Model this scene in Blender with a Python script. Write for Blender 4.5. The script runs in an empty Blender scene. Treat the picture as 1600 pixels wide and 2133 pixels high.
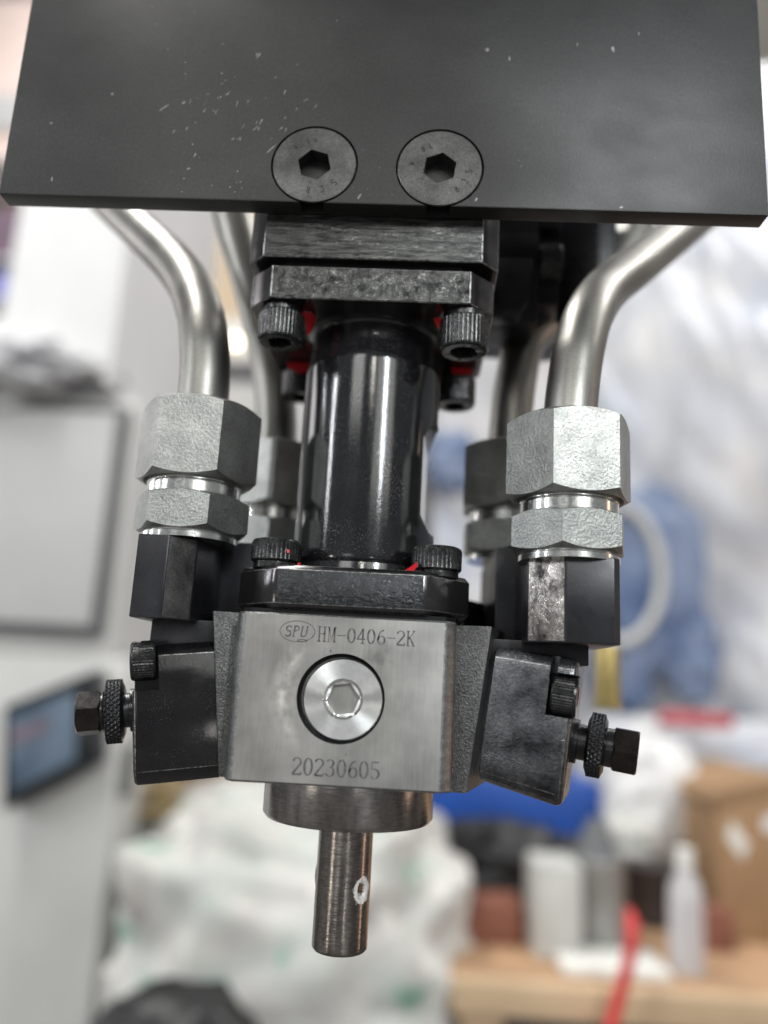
import bpy, bmesh, math, random
from mathutils import Vector, Matrix
random.seed(7)
sc = bpy.context.scene
MM = 0.001
PI = math.pi
# ------------------------------------------------------------------ camera
cam_d = bpy.data.cameras.new("camera")
cam = bpy.data.objects.new("camera", cam_d)
sc.collection.objects.link(cam)
sc.camera = cam
cam_d.sensor_fit = 'HORIZONTAL'
cam_d.sensor_width = 36.0
cam_d.lens = 37.125
cam_d.clip_start = 0.01
cam_d.clip_end = 60.0
pitch, roll, yaw = math.radians(12.0), math.radians(3.1), math.radians(-2.5)
fwd0 = Vector((math.sin(yaw), math.cos(yaw), 0)); right0 = Vector((math.cos(yaw), -math.sin(yaw), 0)); up0 = Vector((0, 0, 1))
fwd = fwd0 * math.cos(pitch) + up0 * math.sin(pitch)
up1 = up0 * math.cos(pitch) - fwd0 * math.sin(pitch)
rt = right0 * math.cos(roll) + up1 * math.sin(roll)
up2 = up1 * math.cos(roll) - right0 * math.sin(roll)
CAM = Vector((18.833, -220.0, 5.369)) * MM
cam.matrix_world = Matrix(((rt.x, up2.x, -fwd.x, CAM.x), (rt.y, up2.y, -fwd.y, CAM.y), (rt.z, up2.z, -fwd.z, CAM.z), (0, 0, 0, 1)))
cam_d.dof.use_dof = True
cam_d.dof.focus_distance = 0.226
cam_d.dof.aperture_fstop = 5.0
cam_d.dof.aperture_blades = 0
# ------------------------------------------------------------------ light
world = bpy.data.worlds.new("World")
sc.world = world
world.use_nodes = True
bg = world.node_tree.nodes["Background"]
bg.inputs[0].default_value = (0.93, 0.97, 1.0, 1)
bg.inputs[1].default_value = 0.20

def area(name, loc, aim, sx, sy, watts, col=(1, 0.98, 0.95)):
    d = bpy.data.lights.new(name, 'AREA')
    d.shape = 'RECTANGLE'; d.size = sx; d.size_y = sy; d.energy = watts; d.color = col
    o = bpy.data.objects.new(name, d)
    sc.collection.objects.link(o)
    o.location = loc
    v = Vector(aim) - Vector(loc)
    o.rotation_euler = v.to_track_quat('-Z', 'Y').to_euler()
    return o
def tube(name, az, d0, d1, z, w, rad, col=(1, 1, 1)):
    """ceiling tube light running away from the head in direction az (degrees from -Y towards +X), d0..d1 metres out, z above"""
    a = math.radians(az); dx, dy = math.sin(a), -math.cos(a); dm = (d0 + d1) / 2; L = d1 - d0
    o = area(name, (dx * dm, dy * dm, z), (dx * dm, dy * dm, z - 1), w, L, rad * PI * w * L, col)
    o.rotation_euler = (0, 0, math.atan2(dy, dx) - PI / 2)
    return o
def panel(name, az, d, z, w, h, rad, col=(1, 1, 1)):
    """unseen upright light panel facing the head, for its light and reflections"""
    a = math.radians(az)
    return area(name, (math.sin(a) * d, -math.cos(a) * d, z), (0, 0, z), w, h, rad * PI * w * h, col)
tube("tube_light_right", 25, 2.3, 6.0, 1.55, 0.09, 130, (0.90, 0.96, 1.0))
tube("tube_light_middle", 3, 3.0, 4.2, 1.75, 0.09, 60, (1.0, 0.98, 0.90))
tube("tube_light_left", -62, 2.2, 7.0, 1.45, 0.08, 75, (0.95, 0.97, 1.0))
tube("tube_light_far_left", -84, 3.0, 8.0, 1.2, 0.14, 30, (0.90, 0.95, 1.0))
panel("soft_panel_right", 25, 3.2, 1.45, 1.7, 1.3, 2.2, (1.0, 0.99, 0.95))  # unseen panel added to give the chrome a broad front reflection
panel("soft_panel_left", -22, 3.4, 2.1, 1.1, 1.7, 3.4, (1.0, 1.0, 0.97))  # unseen light panel mirrored in the left part of the plate
panel("chamfer_panel_far_left", -110, 3.0, 1.0, 0.8, 1.3, 3.4, (1.0, 0.97, 0.98))  # unseen panel added so the left flange chamfers reflect bright
panel("injector_light_panel", -21, 3.0, -0.15, 0.7, 1.0, 1.3)  # unseen low panel put in to light the right injector front
panel("low_streak_panel_left", -48, 3.4, -0.9, 0.22, 1.1, 11.0, (1.0, 0.95, 0.86))  # unseen low strip added for streaks on collar and nozzle
panel("low_streak_panel_middle", 17, 4.6, -1.3, 0.16, 1.0, 10.0, (1.0, 0.96, 0.92))  # second unseen low strip, added for collar and nozzle streaks
panel("warm_streak_panel", 92, 2.6, -0.1, 0.16, 2.4, 4.5, (1.0, 0.66, 0.48))  # unseen warm strip added for the orange streaks on barrel and collar
area("batten_bench_right", (1.6, 0.9, 2.3), (1.3, 1.3, 0), 0.3, 2.4, 42)
area("batten_bench_left", (-0.9, 0.6, 2.3), (-0.9, 1.2, 0), 0.3, 2.4, 54)
sc.view_settings.view_transform = 'Standard'
sc.view_settings.look = 'None'
sc.view_settings.exposure = 0.22
sc.view_settings.gamma = 1.0
sc.cycles.use_denoising = True
sc.cycles.max_bounces = 8

# ------------------------------------------------------------------ materials
def mat_new(name):
    m = bpy.data.materials.new(name); m.use_nodes = True
    nt = m.node_tree
    return m, nt, nt.nodes["Principled BSDF"]

def N(nt, typ, **kw):
    n = nt.nodes.new(typ)
    for k, v in kw.items():
        if k in n.inputs: n.inputs[k].default_value = v
        else: setattr(n, k, v)
    return n

def coords(nt, scale=(1, 1, 1)):
    tc = N(nt, 'ShaderNodeTexCoord')
    mp = N(nt, 'ShaderNodeMapping')
    mp.inputs['Scale'].default_value = [1000 * s for s in scale]      # texture space in millimetres
    nt.links.new(tc.outputs['Object'], mp.inputs['Vector'])
    return mp.outputs['Vector']

def ramp(nt, src, stops):
    r = N(nt, 'ShaderNodeValToRGB')
    while len(r.color_ramp.elements) < len(stops): r.color_ramp.elements.new(0.5)
    for e, (p, c) in zip(r.color_ramp.elements, stops):
        e.position = p
        e.color = c if isinstance(c, tuple) else (c, c, c, 1)
    nt.links.new(src, r.inputs['Fac'])
    return r.outputs['Color']

def c4(c): return (c[0], c[1], c[2], 1)

def metal(name, col, col2, rough=(0.3, 0.45), metallic=1.0, nscale=(0.3, 0.3, 0.3), bump=0.1, bscale=(3, 3, 3), bdist=0.05,
          specks=None, spec=0.5, coat=0.0, aniso=0.0, bdetail=3.0, bump2=None, speckscale=0.35, speckthr=0.10, speckmask=0.35, grain=0.25, gscale=(1.4, 1.4, 1.4)):
    """two colours mixed by a broad noise, noisy roughness, fine bump and optional light specks of wear"""
    m, nt, b = mat_new(name)
    v = coords(nt, nscale)
    n1 = N(nt, 'ShaderNodeTexNoise', Scale=1.0, Detail=4.0, Roughness=0.6)
    nt.links.new(v, n1.inputs['Vector'])
    colr = ramp(nt, n1.outputs['Fac'], [(0.35, c4(col)), (0.68, c4(col2))])
    v2 = coords(nt, bscale)
    n2 = N(nt, 'ShaderNodeTexNoise', Scale=1.0, Detail=bdetail, Roughness=0.65)
    nt.links.new(v2, n2.inputs['Vector'])
    n3 = N(nt, 'ShaderNodeTexNoise', Scale=1.0, Detail=2.0)
    v3 = coords(nt, [s * 1.7 for s in nscale]); nt.links.new(v3, n3.inputs['Vector'])
    nt.links.new(ramp(nt, n3.outputs['Fac'], [(0.3, rough[0]), (0.7, rough[1])]), b.inputs['Roughness'])
    height = n2.outputs['Fac']
    if bump2:
        v4 = coords(nt, bump2)
        n4 = N(nt, 'ShaderNodeTexNoise', Scale=1.0, Detail=2.0); nt.links.new(v4, n4.inputs['Vector'])
        a = N(nt, 'ShaderNodeMath', operation='ADD'); nt.links.new(n2.outputs['Fac'], a.inputs[0]); nt.links.new(n4.outputs['Fac'], a.inputs[1])
        height = a.outputs[0]
    bp = N(nt, 'ShaderNodeBump', Strength=bump, Distance=bdist * MM)
    nt.links.new(height, bp.inputs['Height'])
    nt.links.new(bp.outputs['Normal'], b.inputs['Normal'])
    b.inputs['Metallic'].default_value = metallic
    b.inputs['Specular IOR Level'].default_value = spec
    if coat:
        b.inputs['Coat Weight'].default_value = coat; b.inputs['Coat Roughness'].default_value = 0.12
    out = colr
    if grain:
        vg = coords(nt, gscale); ng = N(nt, 'ShaderNodeTexNoise', Scale=1.0, Detail=3.0, Roughness=0.7); nt.links.new(vg, ng.inputs['Vector'])
        gf = N(nt, 'ShaderNodeMapRange'); gf.inputs['From Min'].default_value = 0.3; gf.inputs['From Max'].default_value = 0.7
        gf.inputs['To Min'].default_value = 1 - grain; gf.inputs['To Max'].default_value = 1 + grain
        nt.links.new(ng.outputs['Fac'], gf.inputs['Value'])
        mg = N(nt, 'ShaderNodeVectorMath', operation='SCALE'); nt.links.new(colr, mg.inputs[0]); nt.links.new(gf.outputs[0], mg.inputs['Scale'])
        colr = out = mg.outputs[0]
    if specks:
        vv = coords(nt, (speckscale, speckscale, speckscale * 0.8))
        vo = N(nt, 'ShaderNodeTexVoronoi', feature='F1'); nt.links.new(vv, vo.inputs['Vector'])
        dn = N(nt, 'ShaderNodeTexNoise', Scale=9.0, Detail=2.0); nt.links.new(vv, dn.inputs['Vector'])
        ms = N(nt, 'ShaderNodeTexNoise', Scale=0.22, Detail=2.0); nt.links.new(vv, ms.inputs['Vector'])
        # distance + noise, gated by a broad mask so the specks gather in patches
        a = N(nt, 'ShaderNodeMath', operation='MULTIPLY_ADD'); a.inputs[1].default_value = 0.22
        nt.links.new(dn.outputs['Fac'], a.inputs[0]); nt.links.new(vo.outputs['Distance'], a.inputs[2])
        g = N(nt, 'ShaderNodeMath', operation='MULTIPLY_ADD'); g.inputs[1].default_value = -speckmask
        nt.links.new(ms.outputs['Fac'], g.inputs[0]); nt.links.new(a.outputs[0], g.inputs[2])
        sh_ = N(nt, 'ShaderNodeMath', operation='ADD'); sh_.inputs[1].default_value = 0.4; nt.links.new(g.outputs[0], sh_.inputs[0])
        fac = ramp(nt, sh_.outputs[0], [(0.0, 1.0), (0.4 + speckthr - 0.03, 1.0), (0.4 + speckthr, 0.0)])
        mx = N(nt, 'ShaderNodeMix', data_type='RGBA')
        nt.links.new(fac, mx.inputs[0]); nt.links.new(colr, mx.inputs[6]); mx.inputs[7].default_value = c4(specks)
        out = mx.outputs[2]
    nt.links.new(out, b.inputs['Base Color'])
    if aniso:
        b.inputs['Anisotropic'].default_value = aniso
    return m

M = {}
def put(key, *a, **k): M[key] = metal(*a, **k)
put('plate', 'black_anodised', (0.020, 0.0195, 0.0195), (0.032, 0.031, 0.0305), (0.36, 0.46), 0.35, (0.02, 0.02, 0.03), 0.5, (1.6, 1.6, 0.8), 0.06,
    specks=(0.60, 0.58, 0.56), spec=0.6, speckscale=0.13, speckthr=-0.175, speckmask=0.56, grain=0.30, gscale=(1.3, 1.3, 0.9))
put('oxide', 'black_oxide', (0.008, 0.008, 0.009), (0.018, 0.018, 0.020), (0.18, 0.32), 0.2, (0.12, 0.12, 0.12), 0.6, (1.3, 1.3, 1.3), 0.10, spec=0.6, grain=0.4)
put('oiled', 'oiled_black_steel', (0.007, 0.006, 0.007), (0.013, 0.012, 0.013), (0.10, 0.18), 0.15, (0.10, 0.10, 0.10), 0.28, (1.5, 1.5, 1.1), 0.05, spec=0.6,
    specks=(0.22, 0.22, 0.22), speckscale=0.55, speckthr=0.03, grain=0.4)
put('barrel', 'oily_black_barrel', (0.008, 0.008, 0.009), (0.016, 0.016, 0.018), (0.07, 0.14), 0.15, (0.10, 0.10, 0.05), 0.40, (1.6, 1.6, 1.3), 0.05, spec=0.9,
    specks=(0.30, 0.30, 0.30), speckscale=0.6, speckthr=0.05, grain=0.5)
put('rough_black', 'speckled_black_steel', (0.016, 0.016, 0.016), (0.15, 0.15, 0.142), (0.14, 0.28), 0.8, (0.5, 0.5, 0.5), 1.0, (1.1, 1.1, 1.1), 0.36, spec=0.7, bdetail=4.0, grain=0.7)  # steep light and dark grain puts glints into the colour
put('sawn_black', 'sawn_black_steel', (0.014, 0.014, 0.014), (0.12, 0.12, 0.115), (0.16, 0.28), 0.8, (0.12, 0.12, 0.9), 1.0, (1.2, 1.2, 1.2), 0.25, spec=0.7, bdetail=4.0,
    bump2=(0.02, 0.02, 0.9), grain=0.6, gscale=(0.5, 0.5, 1.3))  # colour contrast along the saw lines also carries painted glints
put('flange_side', 'smooth_flange_side', (0.060, 0.056, 0.058), (0.10, 0.095, 0.097), (0.14, 0.24), 0.85, (0.1, 0.1, 0.1), 0.3, (1.3, 1.3, 1.3), 0.03, spec=0.9)
put('worn_glint_edge', 'bright_worn_glint_edge', (0.10, 0.10, 0.10), (0.42, 0.42, 0.41), (0.25, 0.35), 0.9, (0.6, 0.6, 0.6), 0.5, (1.3, 1.3, 1.3), 0.1, grain=0.5)  # bare wear on the flanges, painted highlight lines on the injectors
put('hex_black', 'brown_black_hexagon', (0.010, 0.008, 0.007), (0.022, 0.017, 0.014), (0.16, 0.24), 0.2, (0.2, 0.2, 0.2), 0.3, (1.3, 1.3, 1.3), 0.04, spec=0.28)
put('grain_black', 'grainy_black_steel', (0.012, 0.013, 0.015), (0.040, 0.043, 0.046), (0.15, 0.26), 0.5, (0.5, 0.5, 0.5), 1.0, (1.2, 1.2, 1.2), 0.34, spec=0.8, grain=0.6)
put('plain_black', 'smooth_black_steel', (0.010, 0.010, 0.013), (0.018, 0.018, 0.023), (0.28, 0.40), 0.2, (0.1, 0.1, 0.1), 0.3, (1.4, 1.4, 1.4), 0.05, spec=0.5,
    specks=(0.16, 0.16, 0.17), speckscale=0.35, speckthr=0.03)
put('dull_black', 'dull_black_housing', (0.004, 0.004, 0.007), (0.008, 0.008, 0.012), (0.24, 0.34), 0.0, (0.1, 0.1, 0.1), 0.2, (1, 1, 1), 0.03, spec=0.22)
put('worn_black', 'worn_black_corner', (0.03, 0.027, 0.026), (0.55, 0.52, 0.49), (0.16, 0.34), 0.9, (0.22, 0.22, 0.13), 0.9, (1.1, 1.1, 1.0), 0.26, spec=0.7, grain=0.5)
put('lit_scuffed_black', 'lit_scuffed_corner', (0.016, 0.015, 0.015), (0.20, 0.19, 0.185), (0.26, 0.38), 0.8, (0.10, 0.10, 0.07), 0.6, (1.3, 1.3, 0.8), 0.10, grain=0.3)  # paler grey puts the lit chamfer into the colour, with scuffs and smudges
put('sandblast', 'sandblasted_steel', (0.085, 0.085, 0.084), (0.15, 0.15, 0.147), (0.34, 0.46), 0.8, (0.08, 0.08, 0.08), 1.0, (1.6, 1.6, 1.6), 0.30, grain=0.5)
put('screw_black', 'black_screw_steel', (0.018, 0.018, 0.019), (0.060, 0.060, 0.060), (0.18, 0.30), 0.6, (0.4, 0.4, 0.4), 0.6, (1.3, 1.3, 0.9), 0.10, spec=0.7, grain=0.4)
put('cs_screw', 'grey_black_screw_face', (0.055, 0.055, 0.054), (0.115, 0.115, 0.112), (0.30, 0.42), 0.7, (0.10, 0.10, 0.10), 0.6, (1.4, 1.4, 1.4), 0.09, spec=0.6, grain=0.35)
put('zinc', 'zinc_plated_nut', (0.30, 0.305, 0.292), (0.43, 0.435, 0.415), (0.33, 0.44), 0.95, (0.10, 0.10, 0.10), 1.0, (1.2, 1.2, 1.2), 0.20, grain=0.22)
put('zinc_fine', 'zinc_plated_hex_body', (0.30, 0.31, 0.30), (0.42, 0.43, 0.41), (0.35, 0.46), 0.95, (0.14, 0.14, 0.14), 1.0, (1.4, 1.4, 1.4), 0.22, grain=0.3)
put('turned', 'bright_turned_steel', (0.70, 0.70, 0.67), (0.80, 0.80, 0.78), (0.14, 0.24), 1.0, (0.5, 0.5, 0.5), 0.3, (0.2, 0.2, 2.0), 0.03, grain=0.1)
put('tube', 'steel_tube', (0.25, 0.245, 0.225), (0.34, 0.33, 0.305), (0.38, 0.46), 1.0, (0.05, 0.05, 0.02), 0.25, (1.5, 1.5, 1.5), 0.04, grain=0.1)
put('collar', 'turned_dark_collar', (0.24, 0.225, 0.215), (0.42, 0.395, 0.375), (0.16, 0.27), 1.0, (0.22, 0.22, 0.05), 0.7, (0.10, 0.10, 1.8), 0.07, grain=0.25, gscale=(0.4, 0.4, 1.8))
put('edge', 'machined_edge', (0.22, 0.222, 0.22), (0.31, 0.31, 0.305), (0.36, 0.48), 0.95, (0.2, 0.2, 0.6), 0.8, (1.3, 1.3, 0.8), 0.12, grain=0.3)
put('hollow', 'dark_gap', (0.006, 0.006, 0.007), (0.010, 0.010, 0.011), (0.3, 0.4), 0.0, spec=0.3)  # near-black colour stands in for the shade of gaps
put('bare', 'bared_metal', (0.16, 0.155, 0.155), (0.40, 0.385, 0.38), (0.35, 0.45), 0.4, (0.9, 0.9, 0.9), 0.3, (1.5, 1.5, 1.5), 0.03)
put('letter', 'engraved_mark', (0.055, 0.052, 0.050), (0.22, 0.215, 0.205), (0.5, 0.6), 0.6, (0.9, 0.9, 0.9), 0.3, (1.5, 1.5, 1.5), 0.03)
put('letter_black', 'stamped_mark', (0.008, 0.008, 0.008), (0.025, 0.025, 0.025), (0.3, 0.4), 0.4, (1, 1, 1), 0.5, (1.5, 1.5, 1.5), 0.03)  # darker colour stands in for shading of the stamped letters
put('paint_red', 'red_paint', (0.45, 0.008, 0.012), (0.62, 0.015, 0.02), (0.3, 0.45), 0.0, (0.6, 0.6, 0.6), 0.4, (1, 1, 1), 0.06)

def mat_block():
    """ground steel face: brushed streaks up and down, a polished worn ring left of the bore, a darker tint below the lettering"""
    m, nt, b = mat_new('ground_steel')
    v = coords(nt, (1.3, 1.3, 0.10)); n = N(nt, 'ShaderNodeTexNoise', Scale=1.0, Detail=4.0, Roughness=0.6); nt.links.new(v, n.inputs['Vector'])
    v2 = coords(nt, (0.06, 0.06, 0.06)); n2 = N(nt, 'ShaderNodeTexNoise', Scale=1.0, Detail=3.0); nt.links.new(v2, n2.inputs['Vector'])
    a = N(nt, 'ShaderNodeMath', operation='MULTIPLY_ADD'); a.inputs[1].default_value = 0.30
    nt.links.new(n.outputs['Fac'], a.inputs[0]); nt.links.new(n2.outputs['Fac'], a.inputs[2])
    col = ramp(nt, a.outputs[0], [(0.45, (0.25, 0.245, 0.235, 1)), (0.85, (0.44, 0.43, 0.41, 1))])
    # worn ring: distance from the bore centre in the face plane
    tc = N(nt, 'ShaderNodeTexCoord'); mp = N(nt, 'ShaderNodeMapping')
    mp.inputs['Scale'].default_value = (1000, 0, 1000); nt.links.new(tc.outputs['Object'], mp.inputs['Vector'])
    ln = N(nt, 'ShaderNodeVectorMath', operation='LENGTH'); nt.links.new(mp.outputs['Vector'], ln.inputs[0])
    ring = N(nt, 'ShaderNodeMapRange'); ring.inputs['From Min'].default_value = 12; ring.inputs['From Max'].default_value = 20
    nt.links.new(ln.outputs['Value'], ring.inputs['Value'])
    rg = ramp(nt, ring.outputs[0], [(0.0, 0.55), (0.2, 0.35), (0.5, 0.9), (0.7, 0.35), (1.0, 0.0)])
    sp = N(nt, 'ShaderNodeSeparateXYZ'); nt.links.new(mp.outputs['Vector'], sp.inputs[0])
    side = N(nt, 'ShaderNodeMapRange'); side.inputs['From Min'].default_value = -9; side.inputs['From Max'].default_value = -14
    side.inputs['To Min'].default_value = 0.12
    nt.links.new(sp.outputs['X'], side.inputs['Value'])
    mu = N(nt, 'ShaderNodeMath', operation='MULTIPLY'); nt.links.new(rg, mu.inputs[0]); nt.links.new(side.outputs[0], mu.inputs[1])
    v3 = coords(nt, (0.3, 0.3, 0.3)); n3 = N(nt, 'ShaderNodeTexNoise', Scale=1.0, Detail=3.0); nt.links.new(v3, n3.inputs['Vector'])
    mu2 = N(nt, 'ShaderNodeMath', operation='MULTIPLY'); nt.links.new(mu.outputs[0], mu2.inputs[0])
    nt.links.new(ramp(nt, n3.outputs['Fac'], [(0.35, 0.2), (0.6, 1.0)]), mu2.inputs[1])
    mx = N(nt, 'ShaderNodeMix', data_type='RGBA'); nt.links.new(mu2.outputs[0], mx.inputs[0]); nt.links.new(col, mx.inputs[6])
    mx.inputs[7].default_value = (0.72, 0.69, 0.64, 1)
    sd = N(nt, 'ShaderNodeVectorMath', operation='DISTANCE'); sd.inputs[1].default_value = (9.5, 0, 11.5); nt.links.new(mp.outputs['Vector'], sd.inputs[0])
    sa = N(nt, 'ShaderNodeMath', operation='MULTIPLY_ADD'); sa.inputs[1].default_value = 9.0; nt.links.new(n3.outputs['Fac'], sa.inputs[0]); nt.links.new(sd.outputs['Value'], sa.inputs[2])
    sb = N(nt, 'ShaderNodeMath', operation='MULTIPLY'); sb.inputs[1].default_value = 0.08; nt.links.new(sa.outputs[0], sb.inputs[0])
    st = ramp(nt, sb.outputs[0], [(0.42, 0.60), (0.72, 1.0)])
    m3 = N(nt, 'ShaderNodeMix', data_type='RGBA', blend_type='MULTIPLY'); m3.inputs[0].default_value = 1.0
    nt.links.new(mx.outputs[2], m3.inputs[6]); nt.links.new(st, m3.inputs[7])
    vk = coords(nt, (0.55, 0.55, 0.30)); vo = N(nt, 'ShaderNodeTexVoronoi', feature='F1'); nt.links.new(vk, vo.inputs['Vector'])
    ka = N(nt, 'ShaderNodeMath', operation='MULTIPLY_ADD'); ka.inputs[1].default_value = -0.32; nt.links.new(n2.outputs['Fac'], ka.inputs[0]); nt.links.new(vo.outputs['Distance'], ka.inputs[2])
    kb = N(nt, 'ShaderNodeMath', operation='ADD'); kb.inputs[1].default_value = 0.3; nt.links.new(ka.outputs[0], kb.inputs[0])
    kf = ramp(nt, kb.outputs[0], [(0.0, 0.8), (0.19, 0.8), (0.215, 0.0)])
    m4 = N(nt, 'ShaderNodeMix', data_type='RGBA'); nt.links.new(kf, m4.inputs[0]); nt.links.new(m3.outputs[2], m4.inputs[6]); m4.inputs[7].default_value = (0.75, 0.74, 0.72, 1)
    nt.links.new(m4.outputs[2], b.inputs['Base Color'])
    rr = N(nt, 'ShaderNodeMath', operation='MULTIPLY_ADD'); rr.inputs[1].default_value = -0.12; rr.inputs[2].default_value = 0.43
    nt.links.new(mu2.outputs[0], rr.inputs[0]); nt.links.new(rr.outputs[0], b.inputs['Roughness'])
    b.inputs['Metallic'].default_value = 0.92
    bp = N(nt, 'ShaderNodeBump', Strength=0.35, Distance=0.07 * MM)
    nt.links.new(n.outputs['Fac'], bp.inputs['Height']); nt.links.new(bp.outputs['Normal'], b.inputs['Normal'])
    return m
M['ground'] = mat_block()

def mat_plug():
    """faced steel disc: concentric tool marks, so lamps spread into rays from its centre"""
    m, nt, b = mat_new('faced_steel')
    tc = N(nt, 'ShaderNodeTexCoord'); mp = N(nt, 'ShaderNodeMapping')
    mp.inputs['Scale'].default_value = (1000, 0, 1000); mp.inputs['Location'].default_value = (-0.85, 0, 0.2)
    nt.links.new(tc.outputs['Object'], mp.inputs['Vector'])
    ln = N(nt, 'ShaderNodeVectorMath', operation='LENGTH'); nt.links.new(mp.outputs['Vector'], ln.inputs[0])
    si = N(nt, 'ShaderNodeMath', operation='MULTIPLY'); si.inputs[1].default_value = 24.0
    nt.links.new(ln.outputs['Value'], si.inputs[0])
    s2 = N(nt, 'ShaderNodeMath', operation='SINE'); nt.links.new(si.outputs[0], s2.inputs[0])
    v = coords(nt, (0.6, 0.6, 0.6)); n = N(nt, 'ShaderNodeTexNoise', Scale=1.0, Detail=4.0); nt.links.new(v, n.inputs['Vector'])
    nt.links.new(ramp(nt, n.outputs['Fac'], [(0.4, (0.78, 0.78, 0.76, 1)), (0.7, (0.90, 0.90, 0.89, 1))]), b.inputs['Base Color'])
    b.inputs['Metallic'].default_value = 1.0; b.inputs['Roughness'].default_value = 0.30
    b.inputs['Anisotropic'].default_value = 0.9
    # the groove direction runs round the centre
    cr = N(nt, 'ShaderNodeVectorMath', operation='CROSS_PRODUCT'); cr.inputs[1].default_value = (0, 1, 0)
    nt.links.new(mp.outputs['Vector'], cr.inputs[0]); nm = N(nt, 'ShaderNodeVectorMath', operation='NORMALIZE')
    nt.links.new(cr.outputs[0], nm.inputs[0]); nt.links.new(nm.outputs[0], b.inputs['Tangent'])
    return m
M['faced'] = mat_plug()

def mat_shaft():
    m = metal('brown_turned_shaft', (0.18, 0.158, 0.145), (0.35, 0.318, 0.292), (0.15, 0.26), 1.0, (0.30, 0.30, 0.05), 0.8, (0.15, 0.15, 1.5), 0.08, grain=0.3, gscale=(0.5, 0.5, 1.6))
    nt = m.node_tree; b = nt.nodes["Principled BSDF"]
    src = b.inputs['Base Color'].links[0].from_socket
    tc = N(nt, 'ShaderNodeTexCoord')
    df = N(nt, 'ShaderNodeVectorMath', operation='SUBTRACT'); df.inputs[1].default_value = (7.66 * MM, 27.55 * MM, -54.5 * MM)
    nt.links.new(tc.outputs['Object'], df.inputs[0])
    d1 = N(nt, 'ShaderNodeVectorMath', operation='DOT_PRODUCT'); d1.inputs[1].default_value = (0.669 * 1050, 0.743 * 1050, 0); nt.links.new(df.outputs[0], d1.inputs[0])
    d2 = N(nt, 'ShaderNodeVectorMath', operation='DOT_PRODUCT'); d2.inputs[1].default_value = (0, 0, 850); nt.links.new(df.outputs[0], d2.inputs[0])
    sc_ = N(nt, 'ShaderNodeCombineXYZ'); nt.links.new(d1.outputs['Value'], sc_.inputs[0]); nt.links.new(d2.outputs['Value'], sc_.inputs[1])
    v = coords(nt, (0.7, 0.7, 0.7)); n = N(nt, 'ShaderNodeTexNoise', Scale=1.0, Detail=3.0); nt.links.new(v, n.inputs['Vector'])
    ln = N(nt, 'ShaderNodeVectorMath', operation='LENGTH'); nt.links.new(sc_.outputs[0], ln.inputs[0])
    a = N(nt, 'ShaderNodeMath', operation='MULTIPLY_ADD'); a.inputs[1].default_value = 2.4
    nt.links.new(n.outputs['Fac'], a.inputs[0]); nt.links.new(ln.outputs['Value'], a.inputs[2])
    d = N(nt, 'ShaderNodeMath', operation='MULTIPLY'); d.inputs[1].default_value = 0.1; nt.links.new(a.outputs[0], d.inputs[0])
    fac = ramp(nt, d.outputs[0], [(0.25, 0.0), (0.29, 1.0), (0.42, 0.9), (0.47, 0.0)])
    mx = N(nt, 'ShaderNodeMix', data_type='RGBA'); nt.links.new(fac, mx.inputs[0]); nt.links.new(src, mx.inputs[6])
    mx.inputs[7].default_value = (0.72, 0.71, 0.69, 1)
    nt.links.new(mx.outputs[2], b.inputs['Base Color'])
    iv = N(nt, 'ShaderNodeMath', operation='SUBTRACT'); iv.inputs[0].default_value = 1.0
    nt.links.new(fac, iv.inputs[1]); nt.links.new(iv.outputs[0], b.inputs['Metallic'])
    return m
M['shaft'] = mat_shaft()

# ------------------------------------------------------------------ object helpers
def tag(o, label=None, cat=None, group=None, kind=None):
    if label: o['label'] = label
    if cat: o['category'] = cat
    if group: o['group'] = group
    if kind: o['kind'] = kind
    return o

def thing(name, label, cat, loc=(0, 0, 0), group=None):
    o = bpy.data.objects.new(name, None)
    o.empty_display_size = 0.02
    sc.collection.objects.link(o)
    o.location = Vector(loc) * MM
    return tag(o, label, cat, group)

def obj(name, bm, mat, parent=None, sharp=32, X=None):
    """bmesh in millimetres, world axes -> mesh object in metres; the parent stays where it is"""
    if X is not None: bmesh.ops.transform(bm, matrix=X, verts=bm.verts)
    bmesh.ops.transform(bm, matrix=Matrix.Scale(MM, 4), verts=bm.verts)
    bmesh.ops.recalc_face_normals(bm, faces=bm.faces)
    me = bpy.data.meshes.new(name); bm.to_mesh(me); bm.free()
    for p in me.polygons: p.use_smooth = True
    me.set_sharp_from_angle(angle=math.radians(sharp))
    o = bpy.data.objects.new(name, me); sc.collection.objects.link(o)
    for m in (mat if isinstance(mat, (list, tuple)) else [mat]): me.materials.append(m)
    if parent is not None:
        o.parent = parent
        p = parent; off = Vector((0, 0, 0))
        while p is not None: off += p.location; p = p.parent
        o.location = -off
    return o

def cut(o, *cutters):
    """boolean difference, baked into the mesh; the cutters are thrown away"""
    for c in cutters:
        md = o.modifiers.new('cut', 'BOOLEAN'); md.operation = 'DIFFERENCE'; md.object = c; md.solver = 'EXACT'
    bpy.context.view_layer.update()
    dg = bpy.context.evaluated_depsgraph_get()
    me = bpy.data.meshes.new_from_object(o.evaluated_get(dg))
    o.modifiers.clear()
    old = o.data; nm = old.name; o.data = me; bpy.data.meshes.remove(old); me.name = nm
    for p in me.polygons: p.use_smooth = True
    me.set_sharp_from_angle(angle=math.radians(30))
    for c in cutters: bpy.data.objects.remove(c, do_unlink=True)
    return o

def bevel(bm, w, seg=2, ang=25, mat=-1):
    es = [e for e in bm.edges if len(e.link_faces) == 2 and e.calc_face_angle(0) > math.radians(ang)]
    bmesh.ops.bevel(bm, geom=es, offset=w, segments=seg, affect='EDGES', profile=0.6, material=mat)
    return bm

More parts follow.
